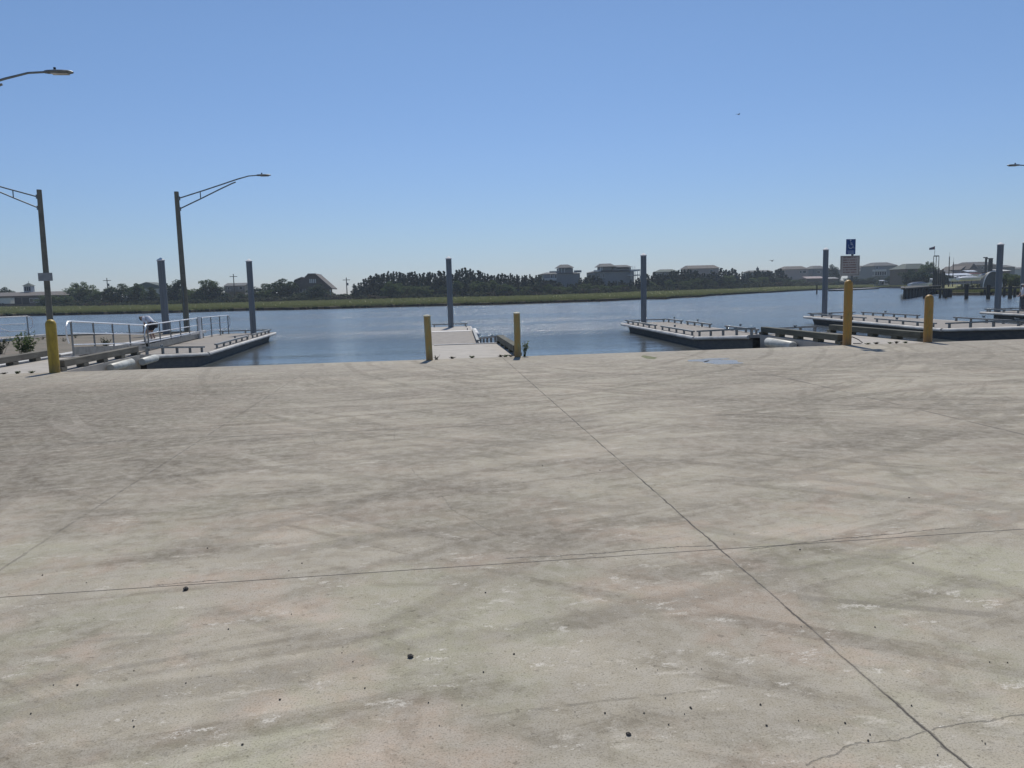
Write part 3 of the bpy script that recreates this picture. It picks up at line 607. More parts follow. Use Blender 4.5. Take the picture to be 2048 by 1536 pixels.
# ------------------------------------------------------------------ street lamps
def street_lamp(label):
    t = empty('street_lamp', (0, 0, 0), label, 'street lamp', 'lamp posts with long truss arms')
    m = MB(); m.tube([(0, 0, -.6), (0, 0, 2.5), (0, 0, 7.4)], [.155, .14, .115], 16); m.build('pole', M['polewood'], t, smooth=True)
    m = MB(); m.tube([(0, -.1, -.1), (0, -.165, 0), (0, -.155, 2.4)], .03, 6); m.build('conduit', M['galv'], t, smooth=True)
    m = MB(); m.tube([(.1, 0, 7.05), (1.5, 0, 7.45), (2.4, 0, 7.72), (3.25, 0, 7.98), (3.85, 0, 8.13), (4.35, 0, 8.16)], [.034, .034, .034, .034, .03, .03], 8)
    m.tube([(.1, 0, 6.5), (1.2, 0, 6.98), (2.3, 0, 7.48), (2.95, 0, 7.76), (3.15, 0, 7.83)], .034, 8); m.tube([(1.25, 0, 7.0), (1.25, 0, 7.36)], .026, 6)
    m.box(.06, .15, -.08, .08, 6.95, 7.15); m.box(.06, .15, -.08, .08, 6.4, 6.6); m.build('arm', M['galv'], t, smooth=True)
    m = MB(); prof = []
    n = 10; rows = [(4.66, .05, .05), (4.74, .10, .06), (4.95, .15, .065), (5.15, .165, .06), (5.3, .14, .05), (5.38, .09, .035), (5.41, .03, .02)]
    for x, wy, hz in rows:
        for k in range(12):
            a = 2*math.pi*k/12; m.v.append((x-.38, wy*math.cos(a), 8.15+hz*math.sin(a)*(1 if math.sin(a) > 0 else .6)))
    for i in range(len(rows)-1):
        for k in range(12): m.f.append((i*12+k, i*12+(k+1) % 12, (i+1)*12+(k+1) % 12, (i+1)*12+k))
    m.f.append(tuple(range(12))); m.f.append(tuple(reversed(range((len(rows)-1)*12, len(rows)*12))))
    hd = m.build('lamp_head', M['galv'], t, smooth=True)
    m = MB(); m.tube([(4.55, 0, 8.2), (4.55, 0, 8.28)], .035, 8); m.build('photocell', M['black'], hd)
    m = MB(); m.box(4.47, 4.9, -.1, .1, 8.098, 8.112); m.build('lens', M['rub'], hd)
    return t
l2 = street_lamp('lamp post with long arm standing behind the handrails on the jetty end'); l2.location = (-13.1, 43.5, -.1); l2.rotation_euler.y = R(-.1); l2.rotation_euler.z = R(-4)
for loc, rz, lab in (((-14.55, 23.3, -.22), 0, 'lamp whose head and arm reach in at the upper left picture edge'), ((-19.4, 42.0, -.12), R(180), 'lamp post behind the leftmost bollard with its arm leaving the picture to the left'), ((38.35, 42.0, -.1), R(180), 'lamp whose head just reaches in at the right picture edge')):
    o = copy_tree(l2); o.location = loc; o.rotation_euler = (0, 0, rz); o['label'] = lab
o = [k for k in bpy.data.objects if k.get('label', '').startswith('lamp post behind the leftmost')][0]; o.rotation_euler.y = R(-.7)
a_ = atY(75.5, 546, 41.8); b_ = atY(106, 561.5, 41.8)
bs = empty('pole_sign', (-19.4, 41.84, 3), 'blank grey back of a wide sign fixed to the leftmost lamp post', 'sign')
m = MB(); m.box(a_.x, b_.x, 41.79, 41.80, b_.z, a_.z); m.build('panel', M['signback'], bs, (-19.4, 41.84, 3)); m = MB(); m.box(a_.x+.1, b_.x-.1, 41.80, 41.84, (a_.z+b_.z)/2-.03, (a_.z+b_.z)/2+.03); m.build('bracket', M['galv'], bs, (-19.4, 41.84, 3))

# ------------------------------------------------------------------ people
def skin_obj(name, pts, edges, mat, parent, sub=2):
    me = bpy.data.meshes.new(name); me.from_pydata([p[:3] for p in pts], edges, []); me.materials.append(mat)
    o = bpy.data.objects.new(name, me); col.objects.link(o); o.parent = parent
    s = o.modifiers.new('skin', 'SKIN'); s.use_smooth_shade = True
    if not me.skin_vertices: me.skin_vertices.new() if hasattr(me.skin_vertices, 'new') else None
    for i, p in enumerate(pts):
        r = p[3]; me.skin_vertices[0].data[i].radius = (r, p[4] if len(p) > 4 else r)
    me.skin_vertices[0].data[0].use_root = True
    ss = o.modifiers.new('sub', 'SUBSURF'); ss.levels = ss.render_levels = sub
    return o
def figure(root, J, top, trousers, hair, legs_short):
    """J: joint name -> (x,y,z)"""
    g = lambda k, r, r2=None: (*J[k], r) if r2 is None else (*J[k], r, r2)
    lerp = lambda a, b, t: tuple(J[a][i]*(1-t)+J[b][i]*t for i in range(3))
    pts = [g('pelvis', .12, .10), g('chest', .13, .105), g('neckb', .07), g('neck', .05)]; E = [(0, 1), (1, 2), (2, 3)]
    hd = J['head']; nk = J['neck']
    pts += [(*hd, .092, .095)]; E.append((3, 4)); tp = tuple(hd[i]+(hd[i]-nk[i])*.7 for i in range(3)); pts.append((*tp, .055)); E.append((4, 5))
    for s in 'lr':
        b = len(pts)
        pts += [g('sh'+s, .055), g('el'+s, .042), g('wr'+s, .028), g('ha'+s, .035)]; E += [(2, b), (b, b+1), (b+1, b+2), (b+2, b+3)]
        h = J['ha'+s]; w_ = J['wr'+s]; d = Vector(h)-Vector(w_); d.normalize(); side = Vector((0, 1, 0)) if abs(d.y) < .8 else Vector((1, 0, 0))
        for k, (o_, ln) in enumerate(((-.03, .07), (-.01, .085), (.01, .08), (.03, .065))):
            q = Vector(h)+side*o_+d*ln; pts.append((*q, .009)); E.append((b+3, len(pts)-1))
        q = Vector(h)+side*.055+d*.01; pts.append((*q, .011)); E.append((b+3, len(pts)-1))
    for s in 'lr':
        b = len(pts); pts += [g('hip'+s, .085), g('kn'+s, .058), g('an'+s, .038), g('to'+s, .03)]; E += [(0, b), (b, b+1), (b+1, b+2), (b+2, b+3)]
    skin_obj('body', pts, E, M['skin'], root)
    # shirt
    pts = [g('pelvis', .15, .125), g('chest', .16, .13), g('neckb', .09)]; E = [(0, 1), (1, 2)]
    for s in 'lr':
        b = len(pts); pts += [g('sh'+s, .078), (*lerp('sh'+s, 'el'+s, .75), .062)]; E += [(2, b), (b, b+1)]
    skin_obj('shirt', pts, E, M[top], root)
    pel = J['pelvis']; pts = [(*pel, .155, .135)]; E = []
    for s in 'lr':
        b = len(pts); pts += [g('hip'+s, .11), (*lerp('hip'+s, 'kn'+s, .95), .08)]; E += [(0, b), (b, b+1)]
        if not legs_short: pts += [(*lerp('kn'+s, 'an'+s, .95), .06)]; E += [(b+1, b+2)]
    skin_obj('shorts' if legs_short else 'trousers', pts, E, M[trousers], root)
    q = tuple(hd[i]+(hd[i]-nk[i])*(.1 if hair == 'hair' else .35) for i in range(3)); q = tuple(hd) if hair == 'hair' else q; skin_obj('hair' if hair == 'hair' else 'hat', [(*q, .132 if hair == 'hair' else .12, .135 if hair == 'hair' else .125), (*tp, .11 if hair == 'hair' else .085)], [(0, 1)], M[hair], root)
    # nose and ears come with the head: small bumps
    for s in 'lr': m = MB(); a = Vector(J['to'+s]); b = Vector(J['an'+s]); m.tube([b-Vector((0, 0, .03)), a, a+(a-b)*.25], [.05, .048, .03], 8); m.build('shoe', M['cap'] if legs_short else M['black'], root, smooth=True)
# bending person on the jetty edge, head to the left, arms hanging
pp = atZ(304, 681, -.14); root = empty('person', (pp.x, pp.y, -.14), 'person in white shirt and black shorts bending down on the jetty edge', 'person')
J = dict(pelvis=(.10, .0, .72), chest=(-.13, .06, .98), neckb=(-.26, .1, 1.02), neck=(-.33, .12, 1.01), head=(-.42, .14, .98),
         shl=(-.25, -.1, .97), ell=(-.20, -.14, .70), wrl=(-.27, -.12, .46), hal=(-.29, -.12, .38), shr=(-.2, .28, .97), elr=(-.2, .3, .7), wrr=(-.28, .26, .46), har=(-.3, .25, .38),
         hipl=(.10, -.1, .68), knl=(-.06, -.11, .42), anl=(.05, -.11, .08), tol=(-.13, -.12, .03), hipr=(.10, .12, .68), knr=(-.03, .14, .42), anr=(.08, .14, .08), tor=(-.1, .15, .03))
figure(root, J, 'cloth_w', 'cloth_k', 'hair', True)
pp = atY(2046, 616, 44.3); root = empty('person', (pp.x, pp.y, -.45), 'person in pale shirt and white hat standing at the right picture edge', 'person')
J = dict(pelvis=(0, 0, .93), chest=(-.01, 0, 1.22), neckb=(0, 0, 1.43), neck=(0, 0, 1.50), head=(-.02, 0, 1.60), shl=(-.02, -.19, 1.40), ell=(-.05, -.25, 1.13), wrl=(-.2, -.2, .98), hal=(-.27, -.18, .96),
         shr=(.02, .19, 1.40), elr=(.0, .24, 1.12), wrr=(-.16, .2, .95), har=(-.24, .19, .93), hipl=(0, -.09, .9), knl=(-.02, -.1, .49), anl=(0, -.1, .08), tol=(-.14, -.11, .03), hipr=(0, .09, .9), knr=(0, .1, .49), anr=(.03, .1, .08), tor=(-.11, .12, .03))
figure(root, J, 'cloth_w', 'cloth_g', 'cap', False)
m = MB(); m.lathe([(.17, 1.66), (.165, 1.675), (.11, 1.69)], c=(-.02, 0, 0), n=16); m.build('hat_brim', M['cap'], root, smooth=True)

# ------------------------------------------------------------------ plants on the near side
def weed_mesh(m, h, wd, n, leaf, seed):
    r = random.Random(seed)
    for i in range(n):
        a = r.uniform(0, 6.283); lean = r.uniform(.1, 1)*wd; hh = h*r.uniform(.55, 1)
        x0, y0 = r.uniform(-.04, .04)*wd*6, r.uniform(-.04, .04)*wd*6
        tip = Vector((x0+math.cos(a)*lean, y0+math.sin(a)*lean, hh)); b = Vector((x0, y0, 0))
        m.tube([b, b.lerp(tip, .5)+Vector((0, 0, hh*.08)), tip], [.006, .004, .002], 3, cap=False)
        for k in range(leaf):
            t = r.uniform(.25, 1); c = b.lerp(tip, t)+Vector((0, 0, hh*.06)); d = Vector((r.uniform(-1, 1), r.uniform(-1, 1), r.uniform(-.2, .8))).normalized()
            s = r.uniform(.03, .07)*(h/.5+.15) if h > .1 else r.uniform(.008, .02); e = d.cross(Vector((r.uniform(-1, 1), r.uniform(-1, 1), 1))).normalized()*s*.35
            m.add([c, c+d*s*.5+e, c+d*s, c+d*s*.5-e], [(0, 1, 2, 3)])
def weed(name, p, h, wd, n, leaf, label, cat, group=None, mat='l_weed', seed=1):
    m = MB(); weed_mesh(m, h, wd, n, leaf, seed); o = m.build(name, M[mat]); o.location = p; tag(o, label, cat, group); return o
q = atZ(50, 716, -.14); weed('bush', q, .85, .5, 34, 13, 'leafy green bush growing on the jetty left of the first bollard', 'bush', seed=3, mat='l_weed')
q = atZ(2, 708, -.14); weed('bush', q, .55, .35, 30, 14, 'green bush cut by the left picture edge on the jetty', 'bush', seed=4, mat='l_sh')
q = atZ(212, 697, -.14); weed('bush', q, .42, .3, 22, 12, 'small dark plant behind the first handrail on the jetty', 'bush', seed=5, mat='l_sh')
q = Vector((2.33, 19.02, 0)); weed('weed', q, .42, .1, 9, 12, 'upright weed growing beside the right centre post', 'weed', seed=6)
q = Vector((.14, 18.98, 0)); weed('weed', q, .12, .13, 12, 5, 'low dry weed at the foot of the left centre post', 'weed', seed=7, mat='l_dry')
for i, (x, y) in enumerate([(128, 683), (150, 676), (85, 679), (10, 684), (60, 671), (345, 668), (395, 664)]):
    weed('weed', atZ(x, y, -.14), rnd.uniform(.12, .3), .2, 10, 8, 'small weed tuft on the gravel of the jetty', 'weed', 'weed tufts on the jetty', seed=20+i, mat='l_sh')
for i, (x, y) in enumerate([(1738, 689), (1752, 688), (1778, 687), (1795, 687), (1810, 686), (905, 719), (945, 718), (1000, 713), (1012, 714), (1020, 712), (35, 747), (8, 748), (64, 746)]):
    q = atZ(x, y, 0); q.y = EY+.01; q.x = atZ(x, y, 0).x; weed('weed', q, rnd.uniform(.03, .06), .09, 30, 8, 'tiny weed tuft in the joint between pavement and pier', 'weed', 'weed tufts in the pavement joint', seed=40+i, mat='l_dry' if i % 2 else 'l_weed')
# rope at bollard with the signs
m = MB(); m.tube([(10.98, 19.18, .18), (11.1, 19.25, .2), (11.3, 19.3, .12), (11.42, 19.3, .03), (11.3, 19.22, .02), (11.1, 19.2, .03)], .012, 6); o = m.build('rope', M['black'], smooth=True); tag(o, 'loop of dark rope at the foot of the bollard with signs', 'rope')

# puddle near the crest
def blob(cx, cy, rx, ry, seed, n=48, j=.28):
    r = random.Random(seed); ph = [r.uniform(0, 6.28) for _ in range(6)]
    return [(cx+rx*math.cos(t)*(1+j*sum(math.sin(k*t+ph[k])/k for k in range(1, 6))*.5), cy+ry*math.sin(t)*(1+j*sum(math.cos(k*t+ph[k])/k for k in range(1, 6))*.5)) for t in [6.2832*i/n for i in range(n)]]
pc = atZ(1445, 724, 0)
t_ = NT('puddle_water'); t_.P('Base Color', (.22, .21, .19)); t_.P('Roughness', t_.math('ADD', .12, t_.math('MULTIPLY', t_.noise(t_.co, 3, 4), .35))); t_.P('Specular IOR Level', .5); M['puddle'] = t_.m
m = MB(); m.slab(blob(pc.x+.08, pc.y-.1, .42, .5, 5, j=.5), .0, .003); m.slab(blob(pc.x-.35, pc.y+.45, .22, .3, 8, j=.5), .0, .003); m.slab(blob(pc.x+.1, pc.y+.75, .3, .16, 9, j=.5), .0, .003); o = m.build('puddle', M['puddle']); tag(o, 'shallow blue reflecting puddle on the pavement near the crest', 'puddle')
q_ = atZ(1302, 715, 0); m = MB(); m.slab(blob(q_.x, q_.y, .16, .4, 12, j=.6), 0, .002); o = m.build('moss_patch', simple('moss', (.13, .145, .06), (.2, .2, .12), 12, .95)); tag(o, 'thin green moss patch on the pavement near the crest', 'moss')

# pebbles
def pebble(x, y, s, label='small dark pebble lying loose on the concrete', group='small pebbles scattered on the pavement', seed=0):
    r = random.Random(seed); m = MB(); n = 8; rows = 5
    for i in range(rows):
        a = math.pi*(i+.5)/rows
        for k in range(n):
            b = 6.2832*k/n; q = r.uniform(.8, 1.15); m.v.append((s*math.sin(a)*math.cos(b)*q*1.2, s*math.sin(a)*math.sin(b)*q, s*.75*math.cos(a)*q))
    for i in range(rows-1):
        for k in range(n): m.f.append((i*n+k, (i+1)*n+k, (i+1)*n+(k+1) % n, i*n+(k+1) % n))
    m.f.append(tuple(reversed(range(n)))); m.f.append(tuple(range((rows-1)*n, rows*n)))
    o = m.build('pebble', M['stone'], smooth=False); p = atZ(x, y, 0); o.location = (p.x, p.y, s*.45); o.rotation_euler.z = r.uniform(0, 6); tag(o, label, 'pebble', group); return o
pebble(821, 1315, .0135, 'largest dark pebble near the bottom centre of the pavement', None, 1)
pebble(372, 1180, .016, 'dark pebble lying on the cross joint at the left', None, 2)
pebble(1257, 1470, .009, 'cupped dark pebble near the bottom between centre and right', None, 3)
PX = [(1979, 1325), (2015, 1326), (1403, 1339), (1374, 1339), (1383, 1418), (1369, 1429), (1331, 1397), (1381, 1416), (971, 1186), (967, 1345), (578, 1142), (85, 1151), (188, 1238), (268, 1342), (173, 1166), (604, 1127), (686, 1295), (583, 1229), (684, 1306),
      (372, 1367), (457, 1259), (857, 1406), (924, 1411), (1028, 1309), (860, 1318), (1273, 1338), (1315, 1341), (1150, 1425), (1210, 1427), (1288, 1427), (1337, 1450), (706, 1324), (730, 1377), (879, 1452), (1602, 1254), (1826, 1127), (1690, 1447), (1676, 1466), (1740, 1470), (1736, 1482),
      (1823, 1412), (1521, 1410), (1597, 1442), (1533, 1452), (1964, 1483), (1970, 1488), (1875, 1511), (1085, 932), (1818, 996), (1200, 941), (485, 1490), (268, 1454), (266, 1442), (107, 1371), (155, 1371), (300, 1205), (1750, 1255), (1600, 1100), (1468, 1069), (415, 1097), (62, 1428), (560, 1400)]
base_peb = [pebble(100, 1400, .0065, seed=50+i) for i in range(3)]
for i, (x, y) in enumerate(PX):
    o = base_peb[i] if i < 3 else base_peb[i % 3].copy()
    if i >= 3: col.objects.link(o)
    p = atZ(x, y, 0); s = rnd.uniform(.3, .68)*(1+max(0, (1250-y))/900); o.location = (p.x, p.y, .003); o.scale = (s, s, s); o.rotation_euler.z = rnd.uniform(0, 6)

# ------------------------------------------------------------------ trees of the far shore
def leaves(m, c, rad, n, size, r, flat=.35):
    for _ in range(n):
        while True:
            d = Vector((r.uniform(-1, 1), r.uniform(-1, 1), r.uniform(-1, 1)))
            if .25 < d.length < 1: break
        p = Vector(c)+Vector((d.x*rad[0], d.y*rad[1], d.z*rad[2])); s = size*r.uniform(.6, 1.35)
        a = Vector((r.uniform(-1, 1), r.uniform(-1, 1), r.uniform(-flat, flat)+.2)).normalized(); b = a.cross(Vector((r.uniform(-1, 1), r.uniform(-1, 1), r.uniform(-1, 1)))).normalized()
        m.add([p-a*s*.6, p+b*s*.45, p+a*s*.6, p-b*s*.45], [(0, 1, 2, 3)])
def make_tree(name, kind, seed, mat):
    """unit trees: about 1 m tall scaled later; returns root with trunk and crown"""
    r = random.Random(seed); H = 9.0; t = empty(name, (0, 0, 0)); m = MB(); c = MB()
    if kind == 'cedar':
        m.tube([(0, 0, -.5), (.05, 0, H*.4), (0, 0, H*.93)], [.22, .15, .03], 6)
        lean = r.uniform(-.3, .3); W = r.uniform(1.6, 2.3); PW = r.uniform(1.3, 2.4); k = 0
        z = .5
        while z < H:
            f = z/H; wr = W*(1-f**PW)*(.75+.5*r.random())+.15; off = (lean*f+r.uniform(-.25, .25)*(1-f), r.uniform(-.3, .3)*(1-f))
            nb = max(2, int(5*(1-f))+1)
            for b in range(nb):
                a = r.uniform(0, 6.28); d = wr*r.uniform(.35, .9)
                p = (off[0]+math.cos(a)*d*.7, off[1]+math.sin(a)*d*.7, z+r.uniform(-.25, .35))
                leaves(c, p, (.55*wr*.6+.16, .55*wr*.6+.16, .42), int(14+18*(1-f)), .40, r, .6)
                if f < .8: m.tube([(0, 0, z-.3), p], [.05, .015], 3, cap=False)
            z += .42
    elif kind == 'round':
        m.tube([(0, 0, -.5), (.1, 0, H*.3), (.0, .1, H*.6)], [.3, .22, .1], 6)
        for b in range(34):
            a = r.uniform(0, 6.28); e = 0; R_ = r.uniform(1.6, 3.3)
            e = r.uniform(-.9, 1.3); p = (math.cos(a)*math.cos(e)*R_*1.15, math.sin(a)*math.cos(e)*R_*1.1, H*.45+math.sin(e)*R_*1.3); s = r.uniform(.75, 1.35)
            m.tube([(0, .05, H*.38), (p[0]*.5, p[1]*.5, H*.45+(p[2]-H*.45)*.5), p], [.11, .06, .015], 4, cap=False)
            leaves(c, p, (s, s, s*.8), 110, .32, r)
        leaves(c, (0, 0, H*.4), (3.1, 3.1, 3.0), 900, .45, r); leaves(c, (0, 0, 1.5), (3.4, 3.2, 1.5), 500, .42, r)
    elif kind == 'shrub':
        H = 3.0
        for b in range(12):
            a = r.uniform(0, 6.28); d = r.uniform(.2, 1.7); p = (math.cos(a)*d*1.3, math.sin(a)*d, r.uniform(.4, H*.85)*(1-.18*d)); s = r.uniform(.5, .95)
            m.tube([(0, 0, -.3), (p[0]*.6, p[1]*.6, p[2]*.5), p], [.06, .04, .012], 3, cap=False); leaves(c, p, (s, s, s*.7), 55, .27, r)
        leaves(c, (0, 0, .8), (1.9, 1.6, .8), 200, .3, r)
    m.build('trunk', M['bark'], t); c.build('crown', M[mat], t); return t, H
protos = {}
for nm, kd, mt, n in (('cedar_tree', 'cedar', 'l_ced', 8), ('broadleaf_tree', 'round', 'l_dec', 4), ('dark_tree', 'round', 'l_dk', 4), ('shrub', 'shrub', 'l_sh', 3), ('dry_shrub', 'shrub', 'l_dry', 2)):
    protos[nm] = [make_tree(nm, kd, 100+17*i+len(nm), mt) for i in range(n)]
used = set()
LM = [(100, 'the left picture edge'), (213, 'the transformer pole'), (321, 'the leftmost piling'), (416, 'the round green tree'), (497, 'the second piling'), (556, 'the large round tree'), (628, 'the brown house'), (692, 'the lone utility pole'), (770, 'the yellow post'), (897, 'the centre piling'), (1034, 'the right centre post'), (1132, 'the tower house'), (1228, 'the stepped house'), (1287, 'the piling on the third dock'), (1407, 'the wide hip roof'), (1525, 'the tiny cupola'), (1600, 'the pink grey house'), (1652, 'the fourth piling'), (1760, 'the house with columns')]
def REG(o, x, label):
    if label and '{R}' in label:
        for a, b in zip(LM[:-1], LM[1:]):
            if a[0] <= x < b[0]: o['label'] = label.replace('{R}', 'between %s and %s' % (a[1].replace('the ', '', 1), b[1].replace('the ', '', 1))); return
        o['label'] = label.replace('{R}', 'beyond the pink grey house')
def plant(kind, x, ytop, Y, wpx=None, label=None, group=None, v=None):
    i = rnd.randrange(len(protos[kind])) if v is None else v; pr, H = protos[kind][i]
    if (kind, i) in used: o = copy_tree(pr)
    else: o = pr; used.add((kind, i))
    g = ground_at(x, Y); p = atY(x, ytop-(2.5 if 'tree' in kind and kind != 'cedar_tree' else 0), Y); h = max(.8, p.z-g); s = h/H; base_w = {'cedar_tree': 3.6, 'broadleaf_tree': 8.0, 'dark_tree': 8.0, 'shrub': 4.4, 'dry_shrub': 4.4}[kind]
    sx = s
    if wpx: sx = wpx*(Y/F)/base_w*(1.12 if kind in ('dark_tree', 'broadleaf_tree') else 1)
    o.location = (p.x, Y, g-.05); o.scale = (sx, min(sx, s*1.3), s); o.rotation_euler.z = rnd.uniform(0, 6.28)
    REG(o, x, label); tag(o, None if '{R}' in (label or '') else label, {'cedar_tree': 'tree', 'broadleaf_tree': 'tree', 'dark_tree': 'tree'}.get(kind, 'shrub'), group); return o
# skyline of the central cedar wood
sky_pts = [(706, 572), (715, 566), (725, 560), (738, 555), (750, 551), (762, 548), (790, 547), (820, 547), (850, 547), (880, 546), (905, 544), (930, 540), (945, 541), (960, 545), (985, 548), (1010, 550), (1030, 548), (1050, 552), (1075, 553), (1095, 560), (1130, 570), (1172, 556), (1185, 552), (1210, 560), (1260, 561), (1290, 551), (1310, 547), (1330, 545), (1350, 543), (1375, 541), (1400, 545), (1430, 546), (1447, 537), (1460, 538), (1480, 544), (1500, 544), (1530, 545), (1550, 542), (1562, 540), (1575, 553)]
def skyline(x):
    for a, b in zip(sky_pts[:-1], sky_pts[1:]):
        if a[0] <= x <= b[0]: return a[1]+(b[1]-a[1])*(x-a[0])/(b[0]-a[0])
    return 570
x = 708
while x < 1574:
    V = smp(x)[3]; plant('cedar_tree', x, skyline(x)+rnd.choice([rnd.uniform(-3, 0), rnd.uniform(-1, 3), rnd.uniform(1, 6)]), V+rnd.uniform(8, 30), rnd.uniform(17, 34), 'dark cedar {R}', 'cedars of the far wood'); x += rnd.uniform(3.6, 6)
x = 712
while x < 1574:
    V = smp(x)[3]; sk = skyline(x); yb = smp(x)[2]; yt = sk+(yb-sk)*rnd.uniform(.25, .55)
    kd = rnd.choice(['dark_tree', 'broadleaf_tree', 'broadleaf_tree', 'cedar_tree']); plant(kd, x, yt, V+rnd.uniform(3, 9), rnd.uniform(28, 50), 'lower bushy tree {R}', 'lower trees before the cedar wood'); x += rnd.uniform(11, 22)
x = 120
while x < 1640:
    V = smp(x)[3]; yb = smp(x)[2]; plant(rnd.choice(['shrub', 'shrub', 'dry_shrub']), x, yb-rnd.uniform(7, 17), V+rnd.uniform(-2, 4), rnd.uniform(22, 42), 'low shrub {R}', 'low shrubs along the marsh edge'); x += rnd.uniform(9, 17)
# left part, trees one can tell apart
for kd, x, yt, w_, dY, lab in [('dark_tree', 10, 571, 40, 60, 'dark umbrella shaped tree behind the long low building'), ('broadleaf_tree', 160, 562, 62, 14, 'tall blurred bush tree left of the small utility pole'), ('broadleaf_tree', 205, 576, 48, 12, 'low round tree right of the tall blurred bush tree'), ('dark_tree', 240, 566, 66, 14, 'wide dark tree below the far utility pole'),
                               ('broadleaf_tree', 272, 564, 44, 20, 'light green tree beside the green gabled roof'), ('dark_tree', 345, 558, 50, 14, 'dark tree between the two leftmost pilings'), ('dark_tree', 300, 576, 60, 10, 'dark bushy tree in front of the green gabled roof'), ('broadleaf_tree', 373, 572, 40, 12, 'pale tree directly behind the lamp post'),
                               ('broadleaf_tree', 416, 558, 58, 12, 'round green tree right of the lamp post'), ('dark_tree', 436, 570, 36, 10, 'small dark tree left of the flat roofed house'), ('dark_tree', 455, 588, 44, 8, 'low dark bush before the flat roofed house'), ('broadleaf_tree', 392, 577, 34, 8, 'small pale tree left of the round green tree'),
                               ('dark_tree', 512, 573, 42, 12, 'dark tree just right of the second piling'), ('dark_tree', 556, 553, 70, 12, 'large round dark green tree left of the brown house'), ('dark_tree', 628, 570, 58, 4, 'bushy tree in front of the brown house'), ('broadleaf_tree', 530, 580, 40, 8, 'low light bush beside the large round tree'), ('broadleaf_tree', 600, 587, 46, 6, 'low green bush before the brown house'),
                               ('shrub', 665, 583, 44, 10, 'wide low bush right of the brown house'), ('shrub', 688, 585, 44, 9, 'wide low bush at the foot of the right utility pole'), ('broadleaf_tree', 95, 590, 40, 6, 'pale bush at the right end of the long low building'), ('broadleaf_tree', 128, 590, 50, 6, 'rounded pale bush between the building and the blurred tree'), ('dark_tree', 182, 588, 60, 5, 'low dark thicket behind the first handrail'), ('dark_tree', 485, 587, 44, 6, 'dark thicket at the right of the flat roofed house')]:
    plant(kd, x, yt, smp(x)[3]+dY, w_, lab, 'trees of the left far shore')

# ------------------------------------------------------------------ houses of the far shore
def house(x0, x1, ytop, yeave, Y, label, roof='hip', wall='wallg', rmat='roofg', ybase=None, depth=10, wins=None, over=.45, parts=(), name='house', inset=None, group='houses across the water'):
    xm = (x0+x1)/2; g = ground_at(xm, Y) if ybase is None else atY(xm, ybase, Y).z
    a = atY(x0, yeave, Y); b = atY(x1, yeave, Y); zt = atY(xm, ytop, Y).z; ze = (a.z+b.z)/2; X0, X1 = a.x, b.x
    O = ((X0+X1)/2, Y, g); t = empty(name, O, label, 'house', group)
    m = MB(); m.box(X0, X1, Y, Y+depth, g-1, ze); m.build('wall', M[wall], t, O)
    m = MB(); e = over; hw = (X1-X0)/2; ins = min(hw*.95, (zt-ze)*1.3) if inset is None else inset*2*hw
    B = [(X0-e, Y-e, ze-.05), (X1+e, Y-e, ze-.05), (X1+e, Y+depth+e, ze-.05), (X0-e, Y+depth+e, ze-.05)]
    ym = Y+depth/2
    if roof == 'hip': m.add(B+[(X0+ins, ym-depth*.12, zt), (X1-ins, ym-depth*.12, zt), (X1-ins, ym+depth*.12, zt), (X0+ins, ym+depth*.12, zt)], [(0, 3, 2, 1), (0, 1, 5, 4), (1, 2, 6, 5), (2, 3, 7, 6), (3, 0, 4, 7), (4, 5, 6, 7)])
    elif roof == 'side': m.add(B+[(X0-e, ym, zt), (X1+e, ym, zt)], [(0, 3, 2, 1), (0, 1, 5, 4), (2, 3, 4, 5), (1, 2, 5), (3, 0, 4)])
    elif roof == 'front': m.add(B+[((X0+X1)/2, Y-e, zt), ((X0+X1)/2, Y+depth+e, zt)], [(0, 3, 2, 1), (1, 2, 5, 4), (3, 0, 4, 5), (0, 1, 4), (2, 3, 5)])
    m.build('roof', M[rmat], t, O)
    for wx0, wy0, wx1, wy1 in (wins or ()):
        p = atY(wx0, wy1, Y); q = atY(wx1, wy0, Y); m = MB(); fr = .1
        m.box(p.x-fr, q.x+fr, Y-.06, Y-.003, p.z-fr, p.z); m.box(p.x-fr, q.x+fr, Y-.06, Y-.003, q.z, q.z+fr); m.box(p.x-fr, p.x, Y-.06, Y-.003, p.z, q.z); m.box(q.x, q.x+fr, Y-.06, Y-.003, p.z, q.z)
        wf = m.build('window', M['trim'], t, O); m = MB(); m.box(p.x, q.x, Y-.03, Y-.002, p.z, q.z); m.build('pane', M['glass'], wf, O)
    return t, O
def hbox(t, O, nm, x0, y0, x1, y1, Y, dp, mat):
    p = atY(x0, y1, Y); q = atY(x1, y0, Y); m = MB(); m.box(min(p.x, q.x), max(p.x, q.x), Y, Y+dp, p.z, q.z); return m.build(nm, M[mat], t, O)
def porch(t, O, x0, x1, yt, yb, Y, n, mat='trim', dp=2.2):
    """deck, posts and railing in front of a facade"""
    hbox(t, O, 'deck', x0, yb-1.2, x1, yb, Y-dp, dp-.01, mat)
    for i in range(n):
        x = x0+(x1-x0)*i/(n-1); hbox(t, O, 'post', x-.35, yt, x+.35, yb-1.2, Y-dp, .2, mat)
    hbox(t, O, 'railing', x0, yb-5.2, x1, yb-4.6, Y-dp, .08, mat)
